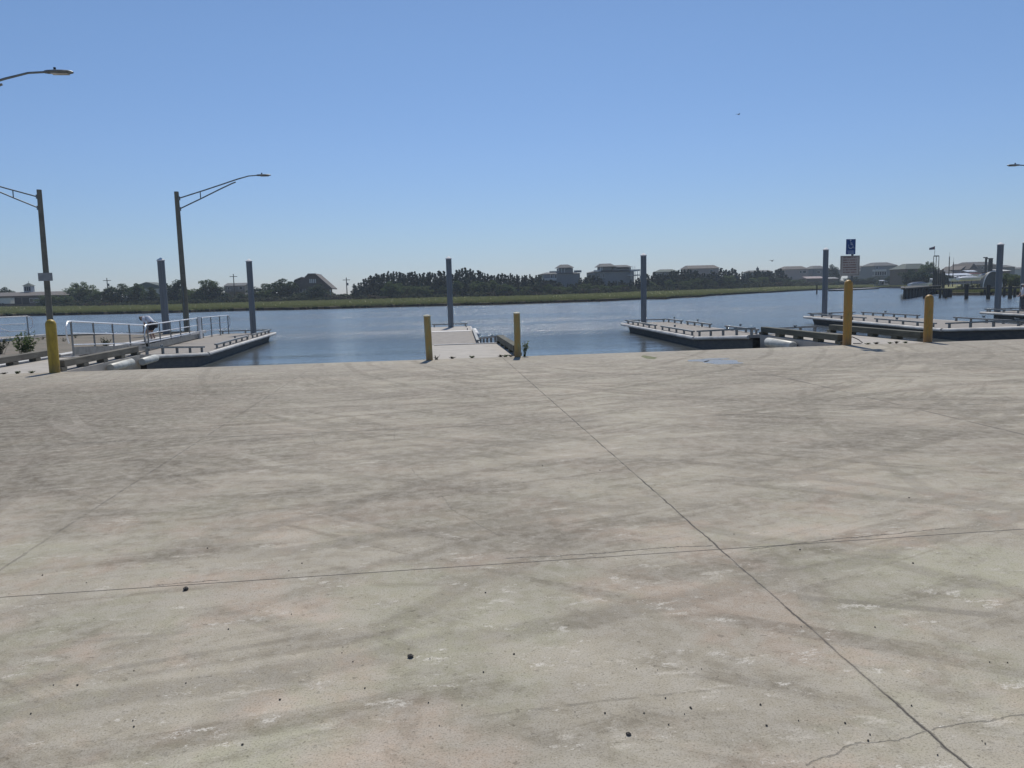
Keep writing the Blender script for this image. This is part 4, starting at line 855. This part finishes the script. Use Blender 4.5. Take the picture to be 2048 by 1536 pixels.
# long low building with cupola at far left
t, O = house(-90, 108, 584.5, 592, 255, 'long low building with a small white cupola at the far left', 'hip', 'wallb', 'roofb', depth=18, inset=.03, name='boathouse', wins=[(60, 597, 66, 604), (70, 597, 77, 604)])
hbox(t, O, 'opening', 22, 595, 42, 609, 254.9, .09, 'dark'); hbox(t, O, 'opening', 46, 595, 58, 609, 254.9, .09, 'dark')
p = atY(48, 585, 262); q = atY(61.5, 571.5, 262); m = MB(); m.box(p.x, q.x, 262, 262+(q.x-p.x), p.z-1, q.z); cu = m.build('cupola', M['wallw'], t, O)
cx = (p.x+q.x)/2; m = MB(); w_ = (q.x-p.x)/2+.35; cy = 262+(q.x-p.x)/2; zt = atY(55, 565.5, 262).z
m.add([(cx-w_, cy-w_, q.z), (cx+w_, cy-w_, q.z), (cx+w_, cy+w_, q.z), (cx-w_, cy+w_, q.z), (cx, cy, zt)], [(0, 3, 2, 1), (0, 1, 4), (1, 2, 4), (2, 3, 4), (3, 0, 4)]); m.tube([(cx, cy, zt-.1), (cx, cy, zt+.6)], .05, 5); m.build('cupola_roof', M['roofn'], cu, O)
for k in range(3): hbox(cu, O, 'louver', 49.4+k*4.2, 573.5, 51.6+k*4.2, 582, 261.9, .09, 'dark')
t = empty('trailer', atY(8, 611, 247), 'boxy grey trailer parked in front of the long low building', 'trailer'); O = t.location
hbox(t, O, 'body', -30, 596, 20, 608.5, 247, 2.4, 'wallw'); hbox(t, O, 'roof', -30.3, 594.8, 20.3, 595.9, 246.9, 2.6, 'trim')
for x in (0, 6): p = atY(x, 609.5, 247); m = MB(); m.tube([(p.x, 246.8, p.z+.1), (p.x, 247.1, p.z+.1)], .38, 10); m.build('wheel', M['black'], t, O)
t = empty('parked_car', atY(87, 606, 243), 'small white car beside the leftmost lamp post', 'car'); O = t.location
p = atY(80, 606, 243); q = atY(94, 603, 243); m = MB(); m.prism([(p.x, p.z+.3), (q.x, p.z+.3), (q.x, q.z+.45), (q.x-.35, q.z+.55), (q.x-.75, q.z+1.0), (p.x+.7, q.z+1.0), (p.x+.25, q.z+.55), (p.x, q.z+.45)], 243, 244.7); m.build('body', M['gel'], t, O, bevel=.06)
m = MB(); m.prism([(p.x+.45, q.z+.58), (q.x-.45, q.z+.58), (q.x-.8, q.z+.93), (p.x+.75, q.z+.93)], 242.98, 244.72); m.build('window', M['glass'], t, O)
for x in (p.x+.4, q.x-.4): m = MB(); m.tube([(x, 242.95, p.z+.3), (x, 243.2, p.z+.3)], .3, 10); m.build('wheel', M['black'], t, O)

house(252, 336, 564, 577, 275, 'house with a low green gabled roof behind the leftmost piling', 'front', 'wallw', 'roofn')
t, O = house(449, 489, 565.5, 571, 262, 'grey flat roofed house behind the thin utility pole', 'side', 'wallt', 'roofg', over=.3, wins=[(478, 573, 484, 579), (456, 574, 461, 579)])
porch(t, O, 449, 489, 572, 584, 262, 5, 'wallt')
# brown house with stepped roof
Yb = 252; t, O = house(588, 655, 573, 577, Yb, 'brown shingled house with steep roof and white rooftop railing', 'hip', 'wallb', 'roofb', depth=12, wins=[(600, 577, 604, 584), (607, 577, 611, 584)])
poly = [(atY(x, y, Yb).x, atY(x, y, Yb).z) for x, y in [(584, 577), (590, 562.5), (599, 560), (604, 556.5), (611, 556), (616, 550.5), (632, 550), (664, 578)]]
m = MB(); m.prism(poly, Yb-.4, Yb+12); m.build('gable', M['wallb'], t, O)
for i, (a, b) in enumerate([((631, 549.2), (665, 578.6)), ((584, 577), (590, 561.8)), ((590, 561.8), (604, 556)), ((610.5, 556), (617, 549.6)), ((616, 549.6), (632, 549.6))]):
    p = atY(*a, Yb); q = atY(*b, Yb); m = MB(); dz = .35
    m.add([(p.x, Yb-1, p.z), (q.x, Yb-1, q.z), (q.x, Yb+12.6, q.z), (p.x, Yb+12.6, p.z), (p.x, Yb-1, p.z+dz), (q.x, Yb-1, q.z+dz), (q.x, Yb+12.6, q.z+dz), (p.x, Yb+12.6, p.z+dz)], [(0, 3, 2, 1), (4, 5, 6, 7), (0, 1, 5, 4), (1, 2, 6, 5), (2, 3, 7, 6), (3, 0, 4, 7)]); m.build('roof', M['roofb'], t, O)
for k in range(4): hbox(t, O, 'window', 619+k*3.6, 558, 620.7+k*3.6, 566, Yb-.5, .08, 'trim')
m = MB()
for x in (616.5, 624, 631.5): p = atY(x, 549.5, Yb); q = atY(x, 547, Yb); m.box(p.x-.05, p.x+.05, Yb-.3, Yb-.2, p.z, q.z)
p = atY(616.5, 547.2, Yb); q = atY(631.5, 547, Yb); m.bar((p.x, Yb-.25, p.z), (q.x, Yb-.25, q.z), .1, .1); p = atY(616.5, 548.5, Yb); q = atY(631.5, 548.4, Yb); m.bar((p.x, Yb-.25, p.z), (q.x, Yb-.25, q.z), .06, .06); m.build('roof_railing', M['trim'], t, O)
hbox(t, O, 'post', 660, 579, 661.4, 596, Yb, .4, 'trim')
# big centre houses
Yc = 275
t, O = house(1087, 1160, 543.5, 547, Yc, 'large grey house with a square tower room above the wood', 'hip', 'wallg', 'roofg', depth=14, inset=.15, wins=[(1101, 549, 1105, 556), (1110, 549, 1113, 556)])
hbox(t, O, 'tower', 1119, 536, 1146, 546, Yc+1, 6, 'wallg'); p = atY(1115.5, 535.6, Yc); q = atY(1149, 535.6, Yc); zt = atY(1132, 528.5, Yc).z; m = MB()
m.add([(p.x, Yc-.2, p.z), (q.x, Yc-.2, p.z), (q.x, Yc+8, p.z), (p.x, Yc+8, p.z), (p.x+1.6, Yc+2.5, zt), (q.x-1.9, Yc+2.5, zt), (q.x-1.9, Yc+5, zt), (p.x+1.6, Yc+5, zt)], [(0, 3, 2, 1), (0, 1, 5, 4), (1, 2, 6, 5), (2, 3, 7, 6), (3, 0, 4, 7), (4, 5, 6, 7)]); m.build('tower_roof', M['roofg'], t, O)
for x in (1117, 1123, 1129): hbox(t, O, 'post', x, 536.5, x+.8, 545, Yc-.1, .25, 'trim')
hbox(t, O, 'deck_railing', 1099, 541.5, 1118, 542.3, Yc-1, .1, 'wallw'); hbox(t, O, 'deck_railing', 1148, 540, 1163, 540.8, Yc-1, .1, 'wallw'); hbox(t, O, 'deck_railing', 1099, 542.3, 1118, 545.4, Yc-.98, .06, 'wallg'); hbox(t, O, 'deck_railing', 1148, 540.8, 1163, 545, Yc-.98, .06, 'wallg')
hbox(t, O, 'balcony', 1086, 556, 1113, 561, Yc-2, 1.9, 'wallw'); hbox(t, O, 'opening', 1101, 562, 1113, 566, Yc-.2, .1, 'dark')
t, O = house(1189, 1268, 540, 543, Yc, 'large grey house with stepped roofs left of the third piling', 'hip', 'wallg', 'roofg', depth=14, inset=.1, wins=[(1196, 548, 1200, 555), (1205, 548, 1209, 555)])
hbox(t, O, 'upper_room', 1203, 533.5, 1224, 541, Yc+1, 7, 'wallg')
for (x0, x1, yt, ye, i0, i1) in ((1199, 1233, 526.5, 533.5, 7, 8), (1222, 1265, 529.5, 534.5, 8, 9)):
    p = atY(x0, ye, Yc); q = atY(x1, ye, Yc); zt = atY((x0+x1)/2, yt, Yc).z; k = Yc/F; m = MB()
    m.add([(p.x, Yc-.4, p.z), (q.x, Yc-.4, p.z), (q.x, Yc+9, p.z), (p.x, Yc+9, p.z), (p.x+i0*k, Yc+3, zt), (q.x-i1*k, Yc+3, zt), (q.x-i1*k, Yc+6, zt), (p.x+i0*k, Yc+6, zt)], [(0, 3, 2, 1), (0, 1, 5, 4), (1, 2, 6, 5), (2, 3, 7, 6), (3, 0, 4, 7), (4, 5, 6, 7)]); m.build('roof', M['roofg'], t, O)
hbox(t, O, 'upper_room', 1227, 534.4, 1262, 541, Yc+.5, 7, 'wallg'); hbox(t, O, 'opening', 1233, 536, 1258, 538.5, Yc+.35, .1, 'dark')
for x in (1200.5, 1204): hbox(t, O, 'post', x, 533.5, x+.8, 541, Yc-.1, .25, 'trim')
hbox(t, O, 'balcony', 1189, 540.2, 1202, 543.5, Yc-1.5, 1.4, 'wallw'); hbox(t, O, 'balcony', 1262, 538.5, 1281, 542, Yc-2, 10, 'wallw'); hbox(t, O, 'balcony', 1258, 549, 1281, 551.5, Yc-2, 10, 'wallw')
for x in (1262, 1266, 1270, 1275, 1280): hbox(t, O, 'post', x, 542, x+.7, 560, Yc-2, .2, 'trim')
for x in (1265.5, 1269.5): hbox(t, O, 'post', x, 532, x+.5, 538.5, Yc-.5, .2, 'trim')
house(1322, 1356, 538, 543, 300, 'low dark roof showing above the trees right of the third piling', 'hip', 'wallg', 'roofn')
house(1377, 1438, 530, 536.5, 320, 'house with a wide flat topped hip roof above the trees', 'hip', 'wallp', 'roofb', wins=[(1388, 540, 1393, 546), (1420, 540, 1425, 546)], inset=.06)
t, O = house(1504, 1546, 540, 543, 350, 'low roof with a tiny cupola left of the pink grey house', 'hip', 'wallg', 'roofg')
hbox(t, O, 'cupola', 1514, 536, 1518, 541, 353, 1, 'roofg'); p = atY(1516, 532.5, 353); m = MB(); m.tube([(p.x, 353.5, p.z-1), (p.x, 353.5, p.z)], [.45, .03], 4); m.build('spire', M['roofg'], t, O)
# right hand row
Yr = 380
t, O = house(1571, 1617, 532, 538, Yr, 'broad pinkish grey house with two bright windows at the end of the wood', 'hip', 'wallp', 'roofb', wins=[(1600, 542, 1603, 546), (1606, 541, 1612, 546), (1580, 553, 1585, 560)])
house(1600, 1640, 538.5, 541, Yr+16, 'small pinkish house tucked behind the broad pinkish house', 'hip', 'wallp', 'roofb')
t, O = house(1626, 1655, 531, 537, Yr+5, 'dark grey house directly left of the fourth piling', 'hip', 'wallg', 'roofg', wins=[(1634, 542, 1640, 547)])
house(1657, 1680, 535, 540, Yr+8, 'dark house between the fourth piling and the white notice', 'hip', 'wallg', 'roofg', wins=[(1661, 542, 1669, 545)])
house(1614, 1648, 552.5, 556.5, Yr-25, 'long low shed with a pink roof behind the marsh', 'side', 'wallb', 'wallp' , depth=8, name='shed'); house(1656, 1676, 554, 557, Yr-25, 'small shed with a pale roof edge right of the fourth piling', 'side', 'wallb', 'wallg', depth=8, name='shed')
house(1716, 1748, 531, 536, Yr+10, 'pale house just right of the white notice', 'hip', 'wallp', 'roofb', wins=[(1725, 540, 1729, 546)])
house(1733, 1752, 537, 541, Yr-5, 'narrow grey house wall beside the house with white columns', 'hip', 'wallg', 'roofg')
Yq = 340; t, O = house(1750, 1795, 524, 531, Yq, 'tall grey house with white porch columns above the moored boat', 'hip', 'wallg', 'roofg', depth=12, inset=.22, wins=[(1752, 533, 1756, 538), (1782, 535, 1786, 540)])
porch(t, O, 1750, 1773, 543.5, 551.5, Yq, 6); hbox(t, O, 'balcony', 1750, 538.5, 1773, 543, Yq-2.2, 2.1, 'wallw'); hbox(t, O, 'opening', 1751, 544, 1772, 550, Yq-.1, .09, 'dark')
house(1795, 1816, 533, 536, Yq+40, 'low pale house seen between two darker houses', 'side', 'wallt', 'roofb')
house(1811, 1868, 526.5, 537, Yq-60, 'large dark house half hidden by trees behind the bulkhead', 'hip', 'wallb', 'roofn', inset=.24)
Yz = 260
house(1882, 1935, 539, 545, Yz, 'hazy house with a lavender wall behind the thin leaning pole', 'hip', 'wallp', 'roofg', inset=.2); house(1922, 1938, 531.5, 539, Yz-3, 'house gable with a steep dark roof', 'front', 'wallp', 'roofb', name='house')
house(1939, 1952, 526.5, 538, Yz-6, 'narrow pointed dark roof beside the long hip roof', 'front', 'wallp', 'roofb'); house(1942, 1992, 523, 530, Yz, 'wide house with a long hip roof behind the boats', 'hip', 'wallt', 'roofg', inset=.12, wins=[(1950, 533, 1954, 538), (1962, 533, 1967, 538)])
house(2006, 2030, 529.5, 534, Yz, 'grey house right of the tall right piling', 'hip', 'wallg', 'roofg', inset=.1); house(2028, 2070, 534, 537, Yz+10, 'pale house at the right picture edge', 'hip', 'wallw', 'roofg')
house(2005, 2020, 538, 541.5, Yz-15, 'low building with a white fascia behind the right piling', 'side', 'wallb', 'wallw', name='shed')
# trees on the right
for kd, x, yt, w_, Y, lab in [('dark_tree', 1667, 530, 28, 372, 'tree beside the fourth piling among houses'), ('dark_tree', 1700, 556, 60, 335, 'dark thicket below the white notice'), ('dark_tree', 1735, 556, 50, 335, 'dark thicket right of the tall amber bollard'), ('dark_tree', 1762, 557, 44, 318, 'dark bushes directly behind the moored boat'), ('dark_tree', 1786, 545, 34, 320, 'dark tree right of the white columns'), ('dark_tree', 1806, 548, 40, 300, 'dark bushy tree left of the bulkhead corner'),
                              ('dark_tree', 1828, 535, 60, 262, 'wide dark tree before the large dark house'), ('broadleaf_tree', 1858, 521, 34, 268, 'light feathery tree behind the flag tower'), ('dark_tree', 1850, 540, 54, 230, 'dark tree behind the bulkhead'), ('dark_tree', 1880, 545, 44, 225, 'dark tree behind the cluster of piles'), ('broadleaf_tree', 2010, 545, 52, 165, 'rounded green bush right of the last full piling'), ('broadleaf_tree', 2035, 548, 50, 162, 'green bush behind the person in the white hat'),
                              ('shrub', 1950, 562, 60, 158, 'low green scrub under the boats'), ('shrub', 1925, 566, 50, 158, 'low brown scrub left of the dome frame'), ('dark_tree', 1990, 552, 40, 166, 'bush touching the last full piling'), ('broadleaf_tree', 1590, 560, 70, 340, 'low green thicket before the pinkish house'), ('shrub', 1630, 562, 60, 345, 'shrub in front of the pink roofed shed'), ('shrub', 1668, 563, 50, 340, 'shrub right of the pink roofed shed'), ('dark_tree', 2060, 545, 60, 170, 'bush beyond the right picture edge')]:
    plant(kd, x, yt, Y, w_, lab, 'trees of the right far shore')

# utility poles
def utility_pole(x, yt, yb, Y, label, r=.16, arm=1.2, tr=False):
    p = atY(x, yt, Y); g = ground_at(x, Y); t = empty('utility_pole', (p.x, Y, g), label, 'utility pole', 'utility poles across the water'); h = p.z-g
    m = MB(); m.tube([(0, 0, -1), (0, 0, h)], [r*1.2, r*.8], 8); m.build('pole', M['darkwood'], t)
    if arm: m = MB(); m.box(-arm, arm, -.06, .06, h-.9, h-.72); m.build('cross_arm', M['darkwood'], t)
    if tr: m = MB(); m.tube([(.35, 0, h-2.6), (.35, 0, h-1.8)], .28, 10); m.build('transformer', M['galv'], t)
utility_pole(213.5, 556, 600, 262, 'far utility pole with transformer above the wide dark tree', tr=True); utility_pole(466.5, 548, 600, 258, 'thin utility pole in front of the flat roofed house'); utility_pole(692.5, 555, 600, 262, 'utility pole standing alone right of the brown house', tr=True)

# ------------------------------------------------------------------ right: bulkhead, pier, piles, boats, flag tower
A = atZ(1806, 598, WZ); B = atZ(1880, 585.5, WZ); zt = atY(1806, 577, A.y).z
Cc = Vector((A.x, A.y))*1.42; Bf = Vector((B.x+14, B.y+30))
t = empty('timber_bulkhead', (A.x, A.y, WZ), 'dark timber bulkhead jutting into the channel at the right', 'bulkhead'); O = t.location
m = MB(); m.slab([(A.x, A.y), (B.x, B.y), (Bf.x, Bf.y), (Cc.x, Cc.y)], -3, zt-.12); m.build('wall', M['darkwood'], t, O)
m = MB(); m.bar((A.x-.2, A.y-.2, zt-.05), (B.x, B.y-.2, zt-.05), .5, .16); m.bar((A.x-.2, A.y-.2, zt-.05), (Cc.x-.2, Cc.y, zt-.05), .5, .16); m.build('cap', M['darkwood'], t, O)
for i in range(14):
    k = (i+.5)/14; p = A.lerp(B, k); m = MB(); m.tube([(p.x-.05, p.y-.2, -2.5), (p.x-.05, p.y-.2, zt-.2)], .07, 8); m.build('pile', M['darkwood'], t, O)
def wpile(x, yt, yb, label, r=.17, zb=WZ, group='dark timber piles of the right pier', lean=0):
    b = atZ(x, yb, zb); tp = atY(x, yt, b.y); m = MB(); h = tp.z-zb; m.tube([(0, 0, -1.4), (lean, 0, h)], [r*1.1, r], 10); o = m.build('timber_pile', M['darkwood'], smooth=True); o.location = (b.x, b.y, zb); tag(o, label, 'pile', group); return o
PLN = ['first', 'second', 'third', 'fourth', 'fifth', 'sixth', 'seventh', 'eighth', 'ninth', 'tenth']
for x, yt, yb in [(1848, 576, 597), (1857, 577, 597), (1880, 577, 596), (1887, 577, 595), (1892, 577, 597), (1897, 577, 594), (1901.5, 577, 594), (1969, 579, 590.5), (2008, 578, 593), (2029, 577, 594)]:
    ip = PLN.pop(0); wpile(x, yt, yb, ip+' short dark pile counted rightward from the bulkhead corner')
wpile(1932.5, 569, 598, 'thick dark pile standing alone left of the right pier bushes', .22); wpile(1976, 570, 598, 'thick dark pile just left of the last full piling', .22); wpile(2019.5, 572, 597, 'thick dark pile between the last piling and the person', .22)
wpile(1633.5, 570, 588, 'thin pile standing in open water left of the fourth piling', .14, group='thin channel piles'); wpile(1646, 573, 580, 'tiny pile near the marsh point', .1, group='thin channel piles')
for i, (x, yt) in enumerate([(1868, 542), (1871, 539), (1874, 541), (1878, 537), (1882, 540), (1886, 538), (1889, 543)]): 
    Y = 150+i*1.2; p = atY(x, yt, Y); g = -1.5; m = MB(); m.tube([(0, 0, 0), (0, 0, p.z-g)], .16, 8); o = m.build('timber_pile', M['darkwood'], smooth=True); o.location = (p.x, Y, g); tag(o, ['leftmost', 'second', 'third', 'middle', 'fifth', 'sixth', 'rightmost'][i]+' tall dark pile of the cluster below the flag tower', 'pile', 'pile cluster below the flag tower')
a = atY(1868, 578, 118); b = atY(2110, 576, 112); t = empty('timber_pier', (a.x, a.y, a.z), 'long low timber pier on dark piles at the right', 'pier'); O = t.location
m = MB(); m.hexa([(a.x, a.y, a.z-.25), (b.x, b.y, a.z-.25), (b.x, b.y+2.4, a.z-.25), (a.x, a.y+2.4, a.z-.25), (a.x, a.y, a.z+.05), (b.x, b.y, a.z+.05), (b.x, b.y+2.4, a.z+.05), (a.x, a.y+2.4, a.z+.05)]); m.build('deck', M['darkwood'], t, O)
# flag tower
Yt = 175; t = empty('channel_marker', atY(1873, 545, Yt), 'three tall dark poles joined at the top below a flag', 'tower'); O = t.location
for x in (1867.6, 1872.8, 1878.0):
    p = atY(x, 512, Yt); m = MB(); m.tube([(p.x, Yt, -.5), (p.x, Yt, p.z)], .075, 8); m.build('leg', M['black'], t, O)
p = atY(1868.2, 511.5, Yt); q = atY(1878, 511.5, Yt); m = MB(); m.box(p.x, q.x, Yt-.08, Yt+.08, p.z-.2, p.z+.05); m.build('crosspiece', M['black'], t, O)
t = empty('flag', atY(1872, 511, Yt), 'small dark flag blowing left above the three poles', 'flag'); O = t.location
p = atY(1872, 492, Yt); m = MB(); m.tube([(p.x, Yt+.4, O.z), (p.x, Yt+.4, p.z)], .035, 6); m.build('pole', M['black'], t, O)
m = MB(); q = atY(1861, 497, Yt); n = 8
for i in range(n+1):
    k = i/n; xx = p.x+(q.x-p.x)*k; wv = .12*math.sin(k*7); zc = p.z-.05-.35*k; hh = .75*(1-.35*k); m.v += [(xx, Yt+.4+wv, zc), (xx, Yt+.4+wv, zc-hh), (xx, Yt+.42+wv, zc), (xx, Yt+.42+wv, zc-hh)]
for i in range(n): a0 = i*4; m.f += [(a0, a0+1, a0+5, a0+4), (a0+2, a0+6, a0+7, a0+3), (a0, a0+4, a0+6, a0+2), (a0+1, a0+3, a0+7, a0+5)]
m.build('cloth', M['flag'], t, O, smooth=True)
for x, yt, r_, lab, ln in ((1899, 513, .13, 'dark leaning pole with a whip antenna right of the flag tower', .35), (1907, 524, .1, 'thin dark pole right of the leaning pole', 0)):
    p = atY(x-1.5, 562, 190); q = atY(x, yt, 190); t = empty('mast_pole', (p.x, 190, 0), lab, 'pole'); h = q.z; m = MB(); m.tube([(0, 0, -.5), (q.x-p.x, 0, h)], [r_*1.2, r_*.8], 8); m.build('pole', M['black'], t); m = MB(); m.tube([(q.x-p.x, 0, h-.1), (q.x-p.x+.05, 0, h+1.1)], .025, 5); m.build('antenna', M['black'], t)
for x0, x1, yt, yb, lab in ((1972.5, 1975, 514, 545, 'thin dark stack left of the black tower'), (1979.5, 1986, 516, 545, 'black boxy tower left of the last full piling')):
    t = empty('stack_tower', atY(x0, 560, 200), lab, 'tower'); O = t.location; hbox(t, O, 'shaft', x0, yt+2, x1, 562, 200, .9, 'black'); hbox(t, O, 'top', x0-.7, yt, x1+.7, yt+2, 199.9, 1.1, 'black')
# arched frame (boat shelter)
Yd = 155; p = atY(1966, 572, Yd); q = atY(2004, 572, Yd); t = empty('arched_shelter', ((p.x+q.x)/2, Yd, 0), 'pale rounded shelter partly behind the last full piling', 'shelter'); O = t.location
cx = (p.x+q.x)/2; rx = (q.x-p.x)/2; g = ground_at(1980, Yd); hz = atY(1985, 543, Yd).z-g; m = MB(); n = 14
for i in range(n+1):
    a = math.pi*i/n; m.v += [(cx-rx*math.cos(a), Yd, g+hz*math.sin(a)), (cx-rx*math.cos(a), Yd+.9, g+hz*math.sin(a))]
for i in range(n): m.f.append((i*2, i*2+1, i*2+3, i*2+2))
m.f.append(tuple(i*2 for i in range(n+1))); m.build('skin', M['frame'], t, O, smooth=True)
m = MB(); m.tube([(cx-rx*1.01*math.cos(math.pi*i/n), Yd-.05, g+hz*1.01*math.sin(math.pi*i/n)) for i in range(n+1)], .09, 6); m.build('rib', M['gel'], t, O, smooth=True)
# boats
def boat(x0, x1, ywl, ydeck, Y, label, top=None, cover=None, sc=1.0, group='boats on the right shore', zg=None, hull='gel'):
    p = atY(x0, ywl, Y); q = atY(x1, ywl, Y); L_ = q.x-p.x; zw = p.z if zg is None else zg; hd = atY(x0, ydeck, Y).z-zw; bw = L_*.17; O = ((p.x+q.x)/2, Y, zw); t = empty('motor_boat', O, label, 'boat', group)
    st = [(-.5, .86, 0), (-.3, 1, 0), (0, 1, .02), (.25, .8, .06), (.4, .45, .12), (.5, .04, .2)]; m = MB()
    for k, wk, rs in st: x = k*L_; m.v += [(x, -bw*wk, hd*(1+rs)), (x, -bw*wk*.7, hd*.15), (x, 0, -hd*.3*(1-abs(k))), (x, bw*wk*.7, hd*.15), (x, bw*wk, hd*(1+rs))]
    for i in range(len(st)-1):
        for j in range(4): m.f.append((i*5+j, (i+1)*5+j, (i+1)*5+j+1, i*5+j+1))
        m.f.append((i*5, i*5+4, (i+1)*5+4, (i+1)*5))
    m.f.append((0, 1, 2, 3, 4)); m.build('hull', M[hull], t, smooth=True)
    if cover: m = MB(); m.add([(-.48*L_, -bw*.9, hd*1.02), (.42*L_, -bw*.5, hd*1.1), (.42*L_, bw*.5, hd*1.1), (-.48*L_, bw*.9, hd*1.02), (-.3*L_, 0, hd*1.7), (.1*L_, 0, hd*1.9)], [(0, 1, 5, 4), (2, 3, 4, 5), (1, 2, 5), (3, 0, 4), (0, 3, 2, 1)]); m.build('cover', M[cover], t)
    if top:
        zt = atY(x0, top, Y).z-zw; m = MB(); m.hexa([(-.18*L_, -bw*.75, zt-.32), (.16*L_, -bw*.75, zt-.32), (.16*L_, bw*.75, zt-.06), (-.18*L_, bw*.75, zt-.06), (-.18*L_, -bw*.75, zt-.24), (.16*L_, -bw*.75, zt-.24), (.16*L_, bw*.75, zt+.02), (-.18*L_, bw*.75, zt+.02)]); m.build('hardtop', M['gel'], t, bevel=.04)  # hardtop tilted toward the camera so its sunlit top reads bright
        for sx in (-.14, .12):
            for sy in (-1, 1): m = MB(); m.tube([(sx*L_, sy*bw*.65, hd*.9), (sx*L_*.9, sy*bw*.6, zt-.09)], .05, 6); m.build('hardtop_leg', M['alu'], t)
        m = MB(); m.box(-.06*L_, .05*L_, -bw*.4, bw*.4, hd*.85, hd*1.9); m.build('console', M['dark'], t)
    return t
boat(1750, 1777, 574.5, 569.5, 272, 'dark hulled boat with a white hardtop moored before the house with columns', top=560.5, group='boats moored in the channel', zg=WZ, hull='galv')
t = empty('floating_dock', atZ(1700, 580, WZ), 'thin distant floating dock stretching left of the hardtop boat', 'dock', 'floating docks'); O = t.location
p = atZ(1667, 582.3, WZ); q = atZ(1748, 578.3, WZ); m = MB(); m.bar((p.x, p.y, -.72), (q.x, q.y, -.72), 3, .36); m.build('float', M['hull'], t, O); m = MB(); m.bar((p.x, p.y, -.5), (q.x, q.y, -.5), 3.1, .08); m.build('deck', M['rub'], t, O)
p = atZ(1778, 577, WZ); q = atZ(1806, 576.5, WZ); m = MB(); m.bar((p.x, p.y, -.6), (q.x, q.y, -.6), 3, .3); o = m.build('work_float', M['darkwood']); tag(o, 'low dark float between the hardtop boat and the bulkhead', 'float')
boat(1855, 1871, 569, 565.5, 185, 'small white boat with cabin behind the bulkhead', top=557, zg=None); boat(1818, 1858, 573, 568, 172, 'boat under a dull blue cover behind the bulkhead', cover='bluecov')
boat(1900, 1928, 562, 557, 185, 'white motor boat under the tilted pale roof', top=552); boat(1916, 1962, 561, 556, 178, 'white covered boat with a long bow among the boats', cover='gel'); boat(1934, 1966, 553, 549, 200, 'boat with a maroon cover at the back of the boat yard', cover='maroon'); boat(1958, 1985, 556, 551, 196, 'white boat beside the arched shelter', cover='bluecov')
def slope(t, O, nm, x0, x1, yf, yb_, Y, dp, mat):  # roof panel shaped with a tilt toward the camera to show a sunlit top
    a = atY(x0, yf, Y); b = atY(x1, yf, Y); zb_ = atY((x0+x1)/2, yb_, Y+dp).z; za_ = (a.z+b.z)/2; m = MB()
    m.hexa([(a.x, Y, za_-.12), (b.x, Y, za_-.12), (b.x, Y+dp, zb_-.12), (a.x, Y+dp, zb_-.12), (a.x, Y, za_), (b.x, Y, za_), (b.x, Y+dp, zb_), (a.x, Y+dp, zb_)]); m.build(nm, M[mat], t, O)
t = empty('pale_yard_strip', atY(1920, 565, 192), 'tilted pale canopy roof over the boats at the right', 'shelter'); O = t.location
slope(t, O, 'roof', 1898, 1945, 550, 546.5, 190, 2.2, 'gel')
for x in (1900, 1915, 1930, 1943): hbox(t, O, 'post', x, 550, x+1, 566, 190.2, .2, 'dark')
t = empty('pale_yard_strip', atY(1945, 555, 215), 'second pale canopy edge behind the maroon boat cover', 'shelter'); O = t.location; slope(t, O, 'roof', 1934, 1955, 542.8, 540.2, 213, 2.0, 'gel'); hbox(t, O, 'post', 1938, 542.3, 1939, 560, 213.2, .2, 'dark'); hbox(t, O, 'post', 1951, 542.3, 1952, 560, 213.2, .2, 'dark')
t = empty('pale_yard_strip', atY(1920, 572, 150), 'low white rail line along the bank below the boats', 'rail'); O = t.location; hbox(t, O, 'rail', 1900, 566.6, 1942, 567.4, 150, .15, 'gel')
for x in (1901, 1914, 1927, 1940): hbox(t, O, 'post', x, 567.4, x+.7, 573, 150.02, .1, 'gel')

# birds
def bird(x, y, Y, s, lab):
    p = atY(x, y, Y); m = MB(); m.tube([(-.22*s, 0, 0), (-.1*s, 0, .01), (.08*s, 0, 0), (.2*s, 0, .0), (.3*s, 0, -.01)], [.02*s, .06*s, .065*s, .04*s, .012*s], 8)
    o = m.build('bird', M['dark'], smooth=True); o.location = p; o.rotation_euler.z = .4; tag(o, lab, 'bird')
    for sg in (1, -1):
        m = MB(); m.add([(.08*s, sg*.04*s, .02*s), (-.08*s, sg*.04*s, .02*s), (-.1*s, sg*.3*s, .16*s), (.05*s, sg*.3*s, .16*s), (-.16*s, sg*.62*s, .08*s), (.08*s, sg*.04*s, .0), (-.08*s, sg*.04*s, .0), (-.1*s, sg*.3*s, .145*s), (.05*s, sg*.3*s, .145*s)], [(0, 1, 2, 3), (3, 2, 4), (5, 8, 7, 6), (8, 4, 7), (0, 3, 8, 5), (1, 6, 7, 2)]); m.build('wing', M['dark'], o)
bird(1477, 229, 70, .55, 'small dark bird high in the sky right of centre'); bird(1544, 522, 120, 1.0, 'small dark bird low over the wood right of centre')

# ------------------------------------------------------------------ haze over the whole place
hz_ = bpy.data.materials.new('air_haze'); hz_.use_nodes = True; hn = hz_.node_tree; hn.nodes.clear()
ho = hn.nodes.new('ShaderNodeOutputMaterial'); hp = hn.nodes.new('ShaderNodeVolumePrincipled'); hp.inputs['Color'].default_value = (.74, .86, 1, 1); hp.inputs['Density'].default_value = HAZE; hp.inputs['Anisotropy'].default_value = .2
hn.links.new(hp.outputs[0], ho.inputs['Volume'])
m = MB(); m.box(-900, 900, -100, 700, -5, 32); o = m.build('haze', hz_); o['kind'] = 'stuff'; o['label'] = 'thin pale blue summer haze over the whole inlet'
